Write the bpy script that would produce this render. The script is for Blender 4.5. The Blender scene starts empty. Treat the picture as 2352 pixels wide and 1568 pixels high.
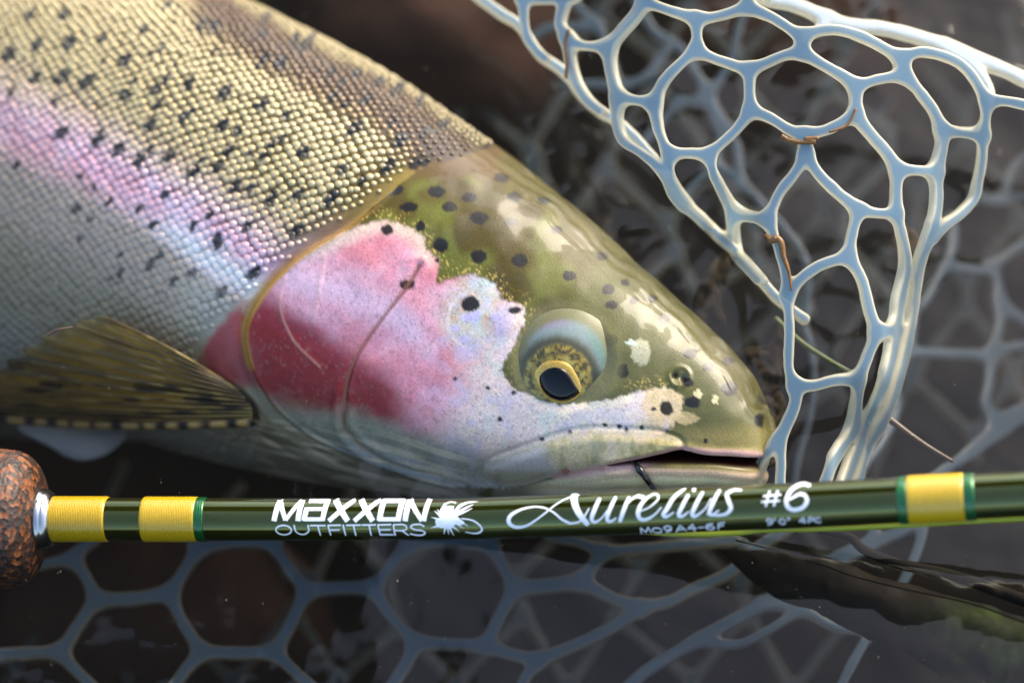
import bpy, math, random
import numpy as np
from mathutils import Vector, Matrix

random.seed(7)
rng = np.random.default_rng(11)
R = math.radians
sc = bpy.context.scene
COL = sc.collection

# ------------------------------------------------------------------ camera, world, sun, exposure
DIST = 0.60                    # camera to the water point in the middle of the picture
TILT = R(30)                   # off vertical
FWD = np.array([0, math.sin(TILT), -math.cos(TILT)])
UPV = np.array([0, math.cos(TILT), math.sin(TILT)])
RGT = np.array([1.0, 0, 0])
CAM = -FWD * DIST
cd = bpy.data.cameras.new('camera'); cam = bpy.data.objects.new('camera', cd); COL.objects.link(cam)
cam.location = CAM; cam.rotation_euler = (TILT, 0, 0)
cd.sensor_width = 36; cd.lens = 36 * DIST / 0.2352
cd.clip_start = 0.01; cd.clip_end = 200
cd.dof.use_dof = True; cd.dof.focus_distance = 0.585; cd.dof.aperture_fstop = 5.6
sc.camera = cam

SUN_EL, SUN_AZ = R(36), R(40)           # azimuth from +Y (up the picture), positive = to the right
w = bpy.data.worlds.new('World'); sc.world = w; w.use_nodes = True
nt = w.node_tree; bg = nt.nodes['Background']
sky = nt.nodes.new('ShaderNodeTexSky'); sky.sky_type = 'NISHITA'; sky.sun_disc = False
sky.sun_elevation = SUN_EL; sky.sun_rotation = SUN_AZ
sky.air_density = 1.0; sky.dust_density = 3.5; sky.ozone_density = 1.0
nt.links.new(sky.outputs[0], bg.inputs[0]); bg.inputs[1].default_value = 0.15
sd = bpy.data.lights.new('sun', 'SUN'); sd.energy = 1.5; sd.angle = R(38); sd.color = (1, 0.90, 0.76)
sun = bpy.data.objects.new('sun', sd); COL.objects.link(sun)
sdir = Vector((math.sin(SUN_AZ) * math.cos(SUN_EL), math.cos(SUN_AZ) * math.cos(SUN_EL), math.sin(SUN_EL)))
sun.rotation_euler = sdir.to_track_quat('Z', 'Y').to_euler(); sun.location = sdir * 5
sc.view_settings.view_transform = 'Standard'; sc.view_settings.look = 'None'
sc.view_settings.gamma = 1.0; sc.view_settings.exposure = 1.5
sc.cycles.max_bounces = 10; sc.cycles.transparent_max_bounces = 24
sc.cycles.caustics_reflective = False; sc.cycles.caustics_refractive = False

# ------------------------------------------------------------------ helpers
PX = 1e-4                       # one step of the 2352-wide measuring grid = 0.1 mm at the focus plane
def raydir(px, py):
    px = np.asarray(px, float); py = np.asarray(py, float)
    return (FWD * DIST + (px[..., None] - 1176) * PX * RGT + (784 - py[..., None]) * PX * UPV)
def P(px, py, z):
    d = raydir(px, py); z = np.asarray(z, float)
    t = (z - CAM[2]) / d[..., 2]
    return CAM + d * t[..., None]
def Pplane(px, py, p0, n):
    d = raydir(px, py)
    t = ((p0 - CAM) @ n) / (d @ n)
    return CAM + d * t[..., None]
def project(pos):
    rel = pos - CAM; dep = rel @ FWD
    return 1176 + (rel @ RGT) / dep * DIST / PX, 784 - (rel @ UPV) / dep * DIST / PX
def lin(c):
    c = np.asarray(c, float) / 255.0
    return np.where(c <= 0.04045, c / 12.92, ((c + 0.055) / 1.055) ** 2.4)
def sstep(a, b, x):
    t = np.clip((x - a) / (b - a), 0, 1); return t * t * (3 - 2 * t)
def catmull(pts, n=8, closed=False):
    p = np.asarray(pts, float)
    if len(p) < 3 and not closed:
        t = np.linspace(0, 1, n + 1)[:, None]; return p[0] + (p[-1] - p[0]) * t
    if closed: q = np.vstack([p[-1], p, p[0], p[1]])
    else: q = np.vstack([2 * p[0] - p[1], p, 2 * p[-1] - p[-2]])
    out = []
    t = np.linspace(0, 1, n, endpoint=False)[:, None]
    for i in range(len(q) - 3):
        a, b, c, d = q[i:i + 4]
        out.append(0.5 * (2 * b + (c - a) * t + (2 * a - 5 * b + 4 * c - d) * t ** 2 + (3 * b - a - 3 * c + d) * t ** 3))
    r = np.vstack(out)
    return r if closed else np.vstack([r, p[-1]])
def seg_dist(X, Y, pts):
    best = np.full(X.shape, 1e9)
    for (x0, y0), (x1, y1) in zip(pts[:-1], pts[1:]):
        dx, dy = x1 - x0, y1 - y0; L = dx * dx + dy * dy + 1e-12
        t = np.clip(((X - x0) * dx + (Y - y0) * dy) / L, 0, 1)
        best = np.minimum(best, (X - x0 - t * dx) ** 2 + (Y - y0 - t * dy) ** 2)
    return np.sqrt(best)
def inside(X, Y, poly):
    r = np.zeros(X.shape, bool); n = len(poly)
    for i in range(n):
        x0, y0 = poly[i]; x1, y1 = poly[(i + 1) % n]
        c = (y0 > Y) != (y1 > Y)
        r ^= c & (X < (x1 - x0) * (Y - y0) / (y1 - y0 + 1e-12) + x0)
    return r
def sdpoly(X, Y, poly):          # signed distance, positive inside
    p = list(map(tuple, poly)); d = seg_dist(X, Y, p + [p[0]])
    return np.where(inside(X, Y, p), d, -d)
_NG = rng.random((256, 256))
def noise(x, y):
    xi = np.floor(x).astype(int); yi = np.floor(y).astype(int)
    fx = x - xi; fy = y - yi; fx = fx * fx * (3 - 2 * fx); fy = fy * fy * (3 - 2 * fy)
    g = lambda a, b: _NG[a & 255, b & 255]
    return (g(xi, yi) * (1 - fx) + g(xi + 1, yi) * fx) * (1 - fy) + (g(xi, yi + 1) * (1 - fx) + g(xi + 1, yi + 1) * fx) * fy
def fbm(x, y, o=3):
    s = 0; a = 1; t = 0
    for k in range(o):
        s = s + a * noise(x * 2 ** k + 17 * k, y * 2 ** k + 31 * k); t += a; a *= 0.5
    return s / t

def mesh_obj(name, verts, faces, material, parent=None, smooth=True, col=None):
    me = bpy.data.meshes.new(name)
    verts = np.asarray(verts, np.float32)
    if isinstance(faces, np.ndarray):
        k = faces.shape[1]; nf = len(faces)
        me.vertices.add(len(verts)); me.vertices.foreach_set('co', verts.ravel())
        me.loops.add(nf * k); me.loops.foreach_set('vertex_index', faces.ravel().astype(np.int32))
        me.polygons.add(nf); me.polygons.foreach_set('loop_start', np.arange(0, nf * k, k, dtype=np.int32))
        me.update(calc_edges=True)
    else:
        me.from_pydata(verts.tolist(), [], faces)
    if smooth: me.polygons.foreach_set('use_smooth', np.ones(len(me.polygons), bool))
    if col is not None:
        a = me.color_attributes.new('Col', 'FLOAT_COLOR', 'POINT')
        c = np.asarray(col, np.float32)
        if c.shape[1] == 3: c = np.hstack([c, np.zeros((len(c), 1), np.float32)])
        a.data.foreach_set('color', c.ravel())
    me.validate(); me.update()
    o = bpy.data.objects.new(name, me); COL.objects.link(o)
    if material: me.materials.append(material)
    if parent: o.parent = parent
    return o
def tag(o, label, cat, group=None, kind=None):
    if label: o['label'] = label
    if cat: o['category'] = cat
    if group: o['group'] = group
    if kind: o['kind'] = kind
    return o
def empty(name, loc=(0, 0, 0)):
    o = bpy.data.objects.new(name, None); COL.objects.link(o); o.location = loc; o.empty_display_size = 0.01
    return o
def adopt(child, parent):        # parent without moving
    child.parent = parent; child.matrix_parent_inverse = Matrix.Translation(-Vector(parent.location))
def grid_faces(nu, nv, wrap=False):
    i = np.arange(nu - 1)[:, None]; j = np.arange(nv if wrap else nv - 1)[None, :]
    j2 = (j + 1) % nv
    return np.stack([i * nv + j, (i + 1) * nv + j, (i + 1) * nv + j2, i * nv + j2], -1).reshape(-1, 4)
def tube(pts, rad, nseg=10, caps=True):
    p = np.asarray(pts, float); n = len(p); rad = np.broadcast_to(np.asarray(rad, float), (n,))
    t = np.gradient(p, axis=0); t /= np.linalg.norm(t, axis=1)[:, None] + 1e-12
    ref = np.array([0, 0, 1.0]) if abs(t[0][2]) < 0.9 else np.array([1.0, 0, 0])
    V = []
    u = np.cross(t[0], ref); u /= np.linalg.norm(u)
    ang = np.linspace(0, 2 * np.pi, nseg, endpoint=False)
    for i in range(n):
        u = u - t[i] * (u @ t[i]); u /= np.linalg.norm(u); v = np.cross(t[i], u)
        V.append(p[i] + rad[i] * (np.cos(ang)[:, None] * u + np.sin(ang)[:, None] * v))
    V = np.vstack(V); F = [tuple(f) for f in grid_faces(n, nseg, True)]
    if caps:
        F.append(tuple(range(nseg))); F.append(tuple(range((n - 1) * nseg, n * nseg))[::-1])
    return V, F

# ------------------------------------------------------------------ materials
def newmat(name):
    m = bpy.data.materials.new(name); m.use_nodes = True
    return m, m.node_tree, m.node_tree.nodes['Principled BSDF']
def mat(name, rgb=None, rough=0.5, metal=0.0, coat=0.0, spec=0.5, attr=False, var=0.0, vscale=800, bump=0.0, bscale=2000, srgb=True, coat_rough=0.08):
    m, t, b = newmat(name)
    b.inputs['Roughness'].default_value = rough; b.inputs['Metallic'].default_value = metal
    b.inputs['Coat Weight'].default_value = coat; b.inputs['Coat Roughness'].default_value = coat_rough
    b.inputs['Specular IOR Level'].default_value = spec
    tc = t.nodes.new('ShaderNodeTexCoord')
    if attr:
        a = t.nodes.new('ShaderNodeAttribute'); a.attribute_name = 'Col'; src = a.outputs['Color']
    else:
        c = t.nodes.new('ShaderNodeRGB'); c.outputs[0].default_value = (*(lin(rgb) if srgb else rgb), 1); src = c.outputs[0]
    if var:
        n = t.nodes.new('ShaderNodeTexNoise'); n.inputs['Scale'].default_value = vscale; n.inputs['Detail'].default_value = 4
        t.links.new(tc.outputs['Object'], n.inputs['Vector'])
        mr = t.nodes.new('ShaderNodeMapRange'); mr.inputs[1].default_value = 0.3; mr.inputs[2].default_value = 0.7
        mr.inputs[3].default_value = 1 - var; mr.inputs[4].default_value = 1 + var
        t.links.new(n.outputs[0], mr.inputs[0])
        mx = t.nodes.new('ShaderNodeVectorMath'); mx.operation = 'SCALE'
        t.links.new(src, mx.inputs[0]); t.links.new(mr.outputs[0], mx.inputs['Scale']); src = mx.outputs[0]
    t.links.new(src, b.inputs['Base Color'])
    if bump:
        n2 = t.nodes.new('ShaderNodeTexNoise'); n2.inputs['Scale'].default_value = bscale; n2.inputs['Detail'].default_value = 3
        t.links.new(tc.outputs['Object'], n2.inputs['Vector'])
        bp = t.nodes.new('ShaderNodeBump'); bp.inputs['Strength'].default_value = bump; bp.inputs['Distance'].default_value = 0.0005
        t.links.new(n2.outputs[0], bp.inputs['Height']); t.links.new(bp.outputs[0], b.inputs['Normal'])
    return m

M_skin = mat('wet_skin', attr=True, rough=0.40, coat=0.14, coat_rough=0.07, spec=0.32, var=0.18, vscale=2300, bump=0.15, bscale=2600)
t = M_skin.node_tree; at = [n for n in t.nodes if n.type == 'ATTRIBUTE'][0]
ml = t.nodes.new('ShaderNodeMath'); ml.operation = 'MULTIPLY'; ml.inputs[1].default_value = 0.6
t.links.new(at.outputs['Alpha'], ml.inputs[0]); t.links.new(ml.outputs[0], t.nodes['Principled BSDF'].inputs['Metallic'])
M_scale = mat('scale_sheen', attr=True, rough=0.30, coat=0.45, coat_rough=0.14, metal=0.25)
# thin patches of water film on the skin: glossy where the film still lies
fn = t.nodes.new('ShaderNodeTexNoise'); fn.inputs['Scale'].default_value = 62; fn.inputs['Detail'].default_value = 3.5; fn.inputs['Roughness'].default_value = 0.55
tcn = [n for n in t.nodes if n.type == 'TEX_COORD'][0]; t.links.new(tcn.outputs['Object'], fn.inputs['Vector'])
fm = t.nodes.new('ShaderNodeMapRange'); fm.inputs[1].default_value = 0.50; fm.inputs[2].default_value = 0.515; fm.inputs[3].default_value = 0.05; fm.inputs[4].default_value = 0.40
t.links.new(fn.outputs[0], fm.inputs[0]); t.links.new(fm.outputs[0], t.nodes['Principled BSDF'].inputs['Coat Weight'])
M_eye = mat('eye_gel', attr=True, rough=0.42, coat=0.12, coat_rough=0.06, var=0.12, vscale=1800)
M_iris = mat('iris_gold', (198, 160, 62), rough=0.3, metal=0.35, coat=1.0, var=0.3, vscale=2500)
M_pupil = mat('pupil_black', (4, 5, 8), rough=0.08, spec=0.35)

def translucent_mat(name, rgb, mixt, transp, rough=0.25, attr=False, noise_amt=0.0):
    m = bpy.data.materials.new(name); m.use_nodes = True; t = m.node_tree; b = t.nodes['Principled BSDF']; out = t.nodes['Material Output']
    b.inputs['Roughness'].default_value = rough; b.inputs['Coat Weight'].default_value = 0.6; b.inputs['Coat Roughness'].default_value = 0.15
    tr = t.nodes.new('ShaderNodeBsdfTranslucent'); tp = t.nodes.new('ShaderNodeBsdfTransparent')
    m1 = t.nodes.new('ShaderNodeMixShader'); m2 = t.nodes.new('ShaderNodeMixShader')
    m1.inputs[0].default_value = mixt; m2.inputs[0].default_value = transp
    if attr:
        a = t.nodes.new('ShaderNodeAttribute'); a.attribute_name = 'Col'
        t.links.new(a.outputs['Color'], b.inputs['Base Color']); t.links.new(a.outputs['Color'], tr.inputs['Color'])
    else:
        c = (*lin(rgb), 1); b.inputs['Base Color'].default_value = c; tr.inputs['Color'].default_value = c
    t.links.new(b.outputs[0], m1.inputs[1]); t.links.new(tr.outputs[0], m1.inputs[2])
    t.links.new(m1.outputs[0], m2.inputs[1]); t.links.new(tp.outputs[0], m2.inputs[2])
    t.links.new(m2.outputs[0], out.inputs['Surface'])
    return m
M_net = translucent_mat('clear_rubber', None, 0.45, 0.26, 0.16, attr=True)
M_fin = translucent_mat('fin_membrane', None, 0.45, 0.38, 0.35, attr=True)
M_palefin = translucent_mat('pale_fin', (235, 238, 238), 0.4, 0.15, 0.4)
M_leaf = translucent_mat('tree_leaf', (52, 68, 30), 0.3, 0.0, 0.5)

M_ray = mat('fin_ray', attr=True, rough=0.4, coat=0.3)
M_blank = mat('rod_blank', (78, 84, 22), rough=0.14, metal=0.85, coat=1.0, coat_rough=0.05, var=0.10, vscale=3000)
M_yellow = mat('yellow_thread', (196, 160, 8), rough=0.35, coat=0.7, coat_rough=0.15, var=0.10, vscale=1500)
M_green = mat('green_thread', (14, 92, 40), rough=0.25, metal=0.4, coat=0.8, var=0.4, vscale=3000)
M_silver = mat('check_metal', (205, 205, 210), rough=0.18, metal=1.0)
M_white = mat('white_print', (238, 242, 246), rough=0.45)
M_line = mat('fly_line', (150, 160, 20), rough=0.4, coat=0.2)
M_black = mat('black_wire', (14, 14, 18), rough=0.25, coat=0.5)
M_darktwig = mat('black_twig', (16, 13, 10), rough=0.8, spec=0.1, var=0.4, vscale=400)
M_twig = mat('wet_twig', (70, 48, 26), rough=0.4, coat=0.4, var=0.4, vscale=900)
M_weed = mat('brown_weed', (112, 74, 20), rough=0.45, coat=0.3, var=0.45, vscale=1800)
M_stem = mat('green_stem', (92, 104, 40), rough=0.45, coat=0.3, var=0.2)
M_bark = mat('bark', (60, 48, 36), rough=0.8, var=0.3, vscale=60)

# thread ribs on the windings
for m_, s_ in ((M_yellow, 5200), (M_green, 3600)):
    t = m_.node_tree; wv = t.nodes.new('ShaderNodeTexWave'); wv.bands_direction = 'X'; wv.inputs['Scale'].default_value = s_ / 6.28
    tcn = [n for n in t.nodes if n.type == 'TEX_COORD'][0]
    t.links.new(tcn.outputs['Object'], wv.inputs['Vector'])
    bp = t.nodes.new('ShaderNodeBump'); bp.inputs['Strength'].default_value = 0.35; bp.inputs['Distance'].default_value = 0.0002
    t.links.new(wv.outputs['Fac'], bp.inputs['Height']); t.links.new(bp.outputs[0], t.nodes['Principled BSDF'].inputs['Normal'])

# composition cork: light and dark grains
M_cork, t, b = newmat('burl_cork')
b.inputs['Roughness'].default_value = 0.6; b.inputs['Coat Weight'].default_value = 0.08; b.inputs['Coat Roughness'].default_value = 0.2
tc = t.nodes.new('ShaderNodeTexCoord')
vo = t.nodes.new('ShaderNodeTexVoronoi'); vo.inputs['Scale'].default_value = 820; vo.inputs['Randomness'].default_value = 1
nz = t.nodes.new('ShaderNodeTexNoise'); nz.inputs['Scale'].default_value = 420; nz.inputs['Detail'].default_value = 6
ad = t.nodes.new('ShaderNodeVectorMath'); ad.operation = 'MULTIPLY_ADD'; ad.inputs[1].default_value = (0.0016,) * 3
t.links.new(tc.outputs['Object'], nz.inputs['Vector']); t.links.new(nz.outputs['Color'], ad.inputs[0]); t.links.new(tc.outputs['Object'], ad.inputs[2])
t.links.new(ad.outputs[0], vo.inputs['Vector'])
sp = t.nodes.new('ShaderNodeSeparateColor'); t.links.new(vo.outputs['Color'], sp.inputs[0])
cr = t.nodes.new('ShaderNodeValToRGB'); cr.color_ramp.interpolation = 'LINEAR'
els = cr.color_ramp.elements; els[0].position = 0.0; els[0].color = (*lin((28, 16, 10)), 1); els[1].position = 1.0; els[1].color = (*lin((128, 74, 32)), 1)
for p_, c_ in ((0.46, (40, 22, 13)), (0.6, (64, 34, 15)), (0.75, (98, 54, 22))):
    e = els.new(p_); e.color = (*lin(c_), 1)
t.links.new(sp.outputs[0], cr.inputs[0]); t.links.new(cr.outputs[0], b.inputs['Base Color'])
bp = t.nodes.new('ShaderNodeBump'); bp.inputs['Strength'].default_value = 0.5; bp.inputs['Distance'].default_value = 0.0006
t.links.new(vo.outputs['Distance'], bp.inputs['Height']); t.links.new(bp.outputs[0], b.inputs['Normal'])

# water: clear, Fresnel mirror on top
M_water = bpy.data.materials.new('water'); M_water.use_nodes = True; t = M_water.node_tree; t.nodes.remove(t.nodes['Principled BSDF']); out = t.nodes['Material Output']
fr = t.nodes.new('ShaderNodeFresnel'); fr.inputs['IOR'].default_value = 1.33
gl = t.nodes.new('ShaderNodeBsdfGlossy'); gl.inputs['Roughness'].default_value = 0.0
tp = t.nodes.new('ShaderNodeBsdfTransparent'); tp.inputs['Color'].default_value = (0.965, 0.96, 0.93, 1)
mx = t.nodes.new('ShaderNodeMixShader')
tc = t.nodes.new('ShaderNodeTexCoord'); nz = t.nodes.new('ShaderNodeTexNoise'); nz.inputs['Scale'].default_value = 38; nz.inputs['Detail'].default_value = 2.5
t.links.new(tc.outputs['Object'], nz.inputs['Vector'])
bp = t.nodes.new('ShaderNodeBump'); bp.inputs['Strength'].default_value = 0.5; bp.inputs['Distance'].default_value = 0.0022
t.links.new(nz.outputs[0], bp.inputs['Height'])
t.links.new(bp.outputs[0], fr.inputs['Normal']); t.links.new(bp.outputs[0], gl.inputs['Normal'])
ge = t.nodes.new('ShaderNodeNewGeometry'); inv = t.nodes.new('ShaderNodeMath'); inv.operation = 'SUBTRACT'; inv.inputs[0].default_value = 1
t.links.new(ge.outputs['Backfacing'], inv.inputs[1]); ff = t.nodes.new('ShaderNodeMath'); ff.operation = 'MULTIPLY'      # the sheet does not bend light, so no total reflection from below
t.links.new(fr.outputs[0], ff.inputs[0]); t.links.new(inv.outputs[0], ff.inputs[1])
t.links.new(ff.outputs[0], mx.inputs[0]); t.links.new(tp.outputs[0], mx.inputs[1]); t.links.new(gl.outputs[0], mx.inputs[2])
t.links.new(mx.outputs[0], out.inputs['Surface'])
va = t.nodes.new('ShaderNodeVolumePrincipled'); va.inputs['Color'].default_value = (0.045, 0.043, 0.043, 1); va.inputs['Density'].default_value = 9.0; va.inputs['Anisotropy'].default_value = 0.2
t.links.new(va.outputs[0], out.inputs['Volume'])

# river bed
M_bed, t, b = newmat('silt'); b.inputs['Roughness'].default_value = 0.9
tc = t.nodes.new('ShaderNodeTexCoord'); nz = t.nodes.new('ShaderNodeTexNoise'); nz.inputs['Scale'].default_value = 45; nz.inputs['Detail'].default_value = 7
t.links.new(tc.outputs['Object'], nz.inputs['Vector'])
cr = t.nodes.new('ShaderNodeValToRGB'); els = cr.color_ramp.elements
els[0].position = 0.32; els[0].color = (*lin((40, 31, 24)), 1); els[1].position = 0.72; els[1].color = (*lin((88, 74, 58)), 1)
t.links.new(nz.outputs[0], cr.inputs[0]); t.links.new(cr.outputs[0], b.inputs['Base Color'])

# ------------------------------------------------------------------ setting: bed, water
def bed():
    n = 161; c = np.linspace(-1, 1, n); c = np.sign(c) * (0.06 * np.abs(c) + 0.94 * np.abs(c) ** 4) * 25
    X, Y = np.meshgrid(c, c, indexing='ij')
    Z = -0.19 + 0.03 * (fbm(X * 14 + 50, Y * 14 + 50, 3) - 0.5) * np.exp(-(X ** 2 + Y ** 2) / 4)
    o = mesh_obj('river_bed', np.stack([X, Y, Z], -1).reshape(-1, 3), grid_faces(n, n), M_bed)
    o['kind'] = 'structure'
    V = np.array([(-24, -24, 0), (24, -24, 0), (24, 24, 0), (-24, 24, 0), (-24, -24, -.4), (24, -24, -.4), (24, 24, -.4), (-24, 24, -.5)], float)
    o = mesh_obj('water', V, np.array([[0, 1, 2, 3], [7, 6, 5, 4], [0, 4, 5, 1], [1, 5, 6, 2], [2, 6, 7, 3], [3, 7, 4, 0]]), M_water, None, False); o['kind'] = 'structure'
bed()

# ------------------------------------------------------------------ the trout
FN = np.array([-0.40, -math.sin(R(20)), math.cos(R(20))]); FN /= np.linalg.norm(FN)
FP0 = P(1290, 850, -0.0118)
def FPL(px, py): return Pplane(np.asarray(px, float), np.asarray(py, float), FP0, FN)

ST = np.array([  # dorsal x, y, ventral x, y, half thickness in mm
    (-2450, -560, -2460, -330, 5), (-2000, -590, -2080, -190, 12), (-1400, -590, -1560, 190, 26), (-900, -510, -1160, 520, 33),
    (-400, -370, -720, 800, 36), (0, -205, -330, 950, 37.5), (300, -90, 0, 1003, 37.5), (560, 0, 290, 1012, 37), (700, 66, 430, 1046, 36.4),
    (804, 119, 540, 1072, 35.5), (930, 190, 680, 1102, 34.2), (1050, 272, 830, 1124, 32.6), (1186, 367, 980, 1142, 30.5), (1296, 461, 1120, 1152, 28),
    (1424, 574, 1270, 1156, 24.5), (1493, 630, 1370, 1156, 22.3), (1603, 737, 1500, 1148, 18.5), (1698, 846, 1610, 1132, 14.2),
    (1735, 920, 1670, 1115, 10.8), (1757, 970, 1700, 1103, 8.3), (1764, 1006, 1722, 1090, 6.0), (1762, 1030, 1735, 1078, 4.2), (1756, 1048, 1748, 1062, 1.6)], float)
def stations():
    f = catmull(ST, 24)
    mid = 0.5 * (f[:, :2] + f[:, 2:4])
    L = np.concatenate([[0], np.cumsum(np.linalg.norm(np.diff(mid, axis=0), axis=1))])
    l0 = np.interp(-250, mid[:, 0], L)
    q = np.concatenate([np.linspace(0, l0, 50, endpoint=False), np.linspace(l0, L[-1], 640)])
    return np.stack([np.interp(q, L, f[:, k]) for k in range(5)], 1)
S5 = stations(); NU = len(S5); NT = 380; NB = 30
DP = FPL(S5[:, 0], S5[:, 1]); VP = FPL(S5[:, 2], S5[:, 3])
CEN = 0.5 * (DP + VP); AX = 0.5 * (DP - VP); BH = S5[:, 4] * 1e-3
th = np.pi * (0.5 - 0.5 * np.cos(np.pi * np.linspace(0, 1, NT))) * 0.35 + np.pi * np.linspace(0, 1, NT) * 0.65
thb = np.linspace(np.pi, 2 * np.pi, NB + 2)[1:-1]
def loft(theta):
    s = np.sin(theta); sg = np.sign(s) * np.abs(s) ** 0.86
    return CEN[:, None, :] + np.cos(theta)[None, :, None] * AX[:, None, :] + (sg[None, :] * BH[:, None])[..., None] * FN
G = loft(th); GB = loft(thb); GM = loft(2 * np.pi - thb)      # near side, far side, far side mirrored to the near side
def gnormals(Gr):
    du = np.gradient(Gr, axis=0); dv = np.gradient(Gr, axis=1)
    n = np.cross(dv, du); n /= np.linalg.norm(n, axis=2)[..., None] + 1e-15
    return n
N0 = gnormals(G)
if (N0[300, NT // 2] @ FN) < 0: N0 = -N0

GILL = catmull([(960, 392), (900, 440), (800, 520), (700, 580), (625, 648), (580, 712), (563, 765), (573, 832), (600, 892), (650, 955), (730, 1012), (840, 1060), (960, 1100)], 8)
GILLPOLY = np.vstack([GILL, [(1250, 1180), (1800, 1180), (1800, 300), (1150, 330)]])
PREOP = catmull([(965, 612), (935, 660), (880, 730), (830, 800), (803, 860), (795, 930), (802, 985), (850, 1030), (930, 1072), (1010, 1092)], 8)
CHEEK = [(700, 592), (780, 545), (835, 522), (880, 512), (930, 522), (972, 545), (985, 580), (1012, 600), (1000, 655), (1040, 640), (1095, 632), (1140, 655),
         (1152, 690), (1200, 702), (1206, 735), (1180, 790), (1148, 850), (1180, 892), (1235, 917), (1290, 930), (1345, 926), (1415, 916), (1470, 897),
         (1525, 890), (1565, 908), (1566, 955), (1535, 985), (1500, 1000), (1450, 1040), (1300, 1080), (1180, 1120), (900, 1120), (700, 1020), (600, 900), (565, 770), (590, 690)]
MAX = catmull([(1112, 1082), (1130, 1052), (1190, 1030), (1250, 1010), (1310, 992), (1370, 985), (1440, 988), (1510, 992), (1560, 1010), (1556, 1030), (1490, 1046), (1420, 1058), (1340, 1072), (1270, 1092), (1210, 1112), (1150, 1112)], 6, True)
MOUTH = catmull([(1400, 1061), (1470, 1050), (1520, 1040), (1565, 1032), (1620, 1042), (1700, 1046), (1765, 1050), (1768, 1062), (1700, 1062), (1640, 1058), (1560, 1057), (1480, 1057)], 5, True)
RED = [(560, 690), (520, 720), (490, 760), (458, 810), (470, 850), (500, 870), (560, 890), (590, 900), (580, 830), (566, 770)]
EYE = (1296, 828)
SCALED = [(-3000, -2000), (800, -2000), (1220, 400), (1170, 402), (1080, 392), (1000, 388), (935, 400), (895, 432), (840, 472), (780, 512), (700, 570), (620, 640), (570, 696), (500, 745),
          (455, 800), (460, 850), (540, 900), (620, 950), (560, 1080), (-3000, 1080)]
BAND = [(-400, 120), (0, 265), (200, 360), (400, 470), (560, 565), (660, 640)]

_f = 0.3662
SPOTS = [(a * _f, b * _f, r) for a, b, r in [(180, 90, 11), (405, 90, 12), (1060, 20, 10), (900, 185, 11), (1265, 150, 12), (1345, 165, 10), (60, 340, 13), (235, 275, 12), (430, 270, 15), (630, 250, 10), (945, 330, 9), (1020, 300, 9), (785, 380, 14), (215, 490, 12), (385, 480, 15), (545, 510, 15), (840, 500, 9), (790, 590, 12), (975, 560, 10), (1040, 500, 9), (1190, 520, 13), (985, 665, 10), (940, 780, 11), (1150, 740, 12), (1200, 700, 9), (1405, 580, 14), (1640, 655, 13), (1800, 720, 10), (1395, 790, 13), (1490, 830, 9), (1440, 940, 11), (1700, 900, 10), (1770, 880, 8), (1560, 970, 8), (1650, 980, 10), (1650, 380, 13), (1760, 400, 14), (1650, 215, 9), (1670, 110, 10), (1850, 250, 10), (1950, 235, 9), (1910, 295, 11), (2180, 830, 10), (1910, 950, 12), (350, 640, 8), (70, 580, 8), (390, 830, 13), (610, 880, 15), (740, 940, 13), (870, 1010, 12), (940, 940, 9), (1065, 980, 12), (1210, 1080, 13), (1255, 1010, 9), (1370, 1040, 12), (1480, 1170, 12), (1570, 1180, 10), (1700, 1240, 14), (1870, 1220, 12), (2080, 1240, 16), (1550, 1430, 11), (1860, 1450, 13), (1310, 1350, 9), (1215, 1410, 10), (1365, 1490, 11), (1030, 1220, 9), (105, 1040, 9), (480, 1310, 9), (870, 1310, 9), (560, 1370, 7), (500, 1500, 8), (960, 1410, 9), (680, 1270, 8), (580, 1170, 7), (500, 1110, 7), (1350, 330, 7), (1100, 400, 6), (640, 380, 6)]]
SPOTS += [(a * _f, 516.8 + b * _f, r) for a, b, r in [(1000, 190, 10), (940, 250, 11), (1200, 300, 9), (1590, 300, 13), (1390, 420, 10), (1090, 350, 9), (750, 300, 7), (750, 190, 7), (690, 340, 6), (1360, 130, 8)]]
SPOTS += [(746.5 + a * _f, b * _f, r) for a, b, r in [(60, 600, 10), (130, 650, 9), (190, 800, 15), (255, 630, 10), (470, 880, 14), (420, 765, 10), (430, 585, 9), (330, 510, 11), (190, 460, 10), (570, 1022, 11), (630, 1018, 11), (590, 630, 9), (620, 830, 9), (740, 785, 10), (470, 545, 9), (390, 1050, 13), (110, 1060, 11), (1010, 930, 10), (230, 1130, 8), (30, 460, 9), (110, 510, 9)]]
_rs = np.random.default_rng(21)
for _ in range(150):
    a_, b_ = _rs.uniform(-1100, 500), _rs.uniform(-520, 500)
    if a_ < -15 or b_ < -15: SPOTS.append((a_, b_, _rs.uniform(7, 14)))
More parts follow.
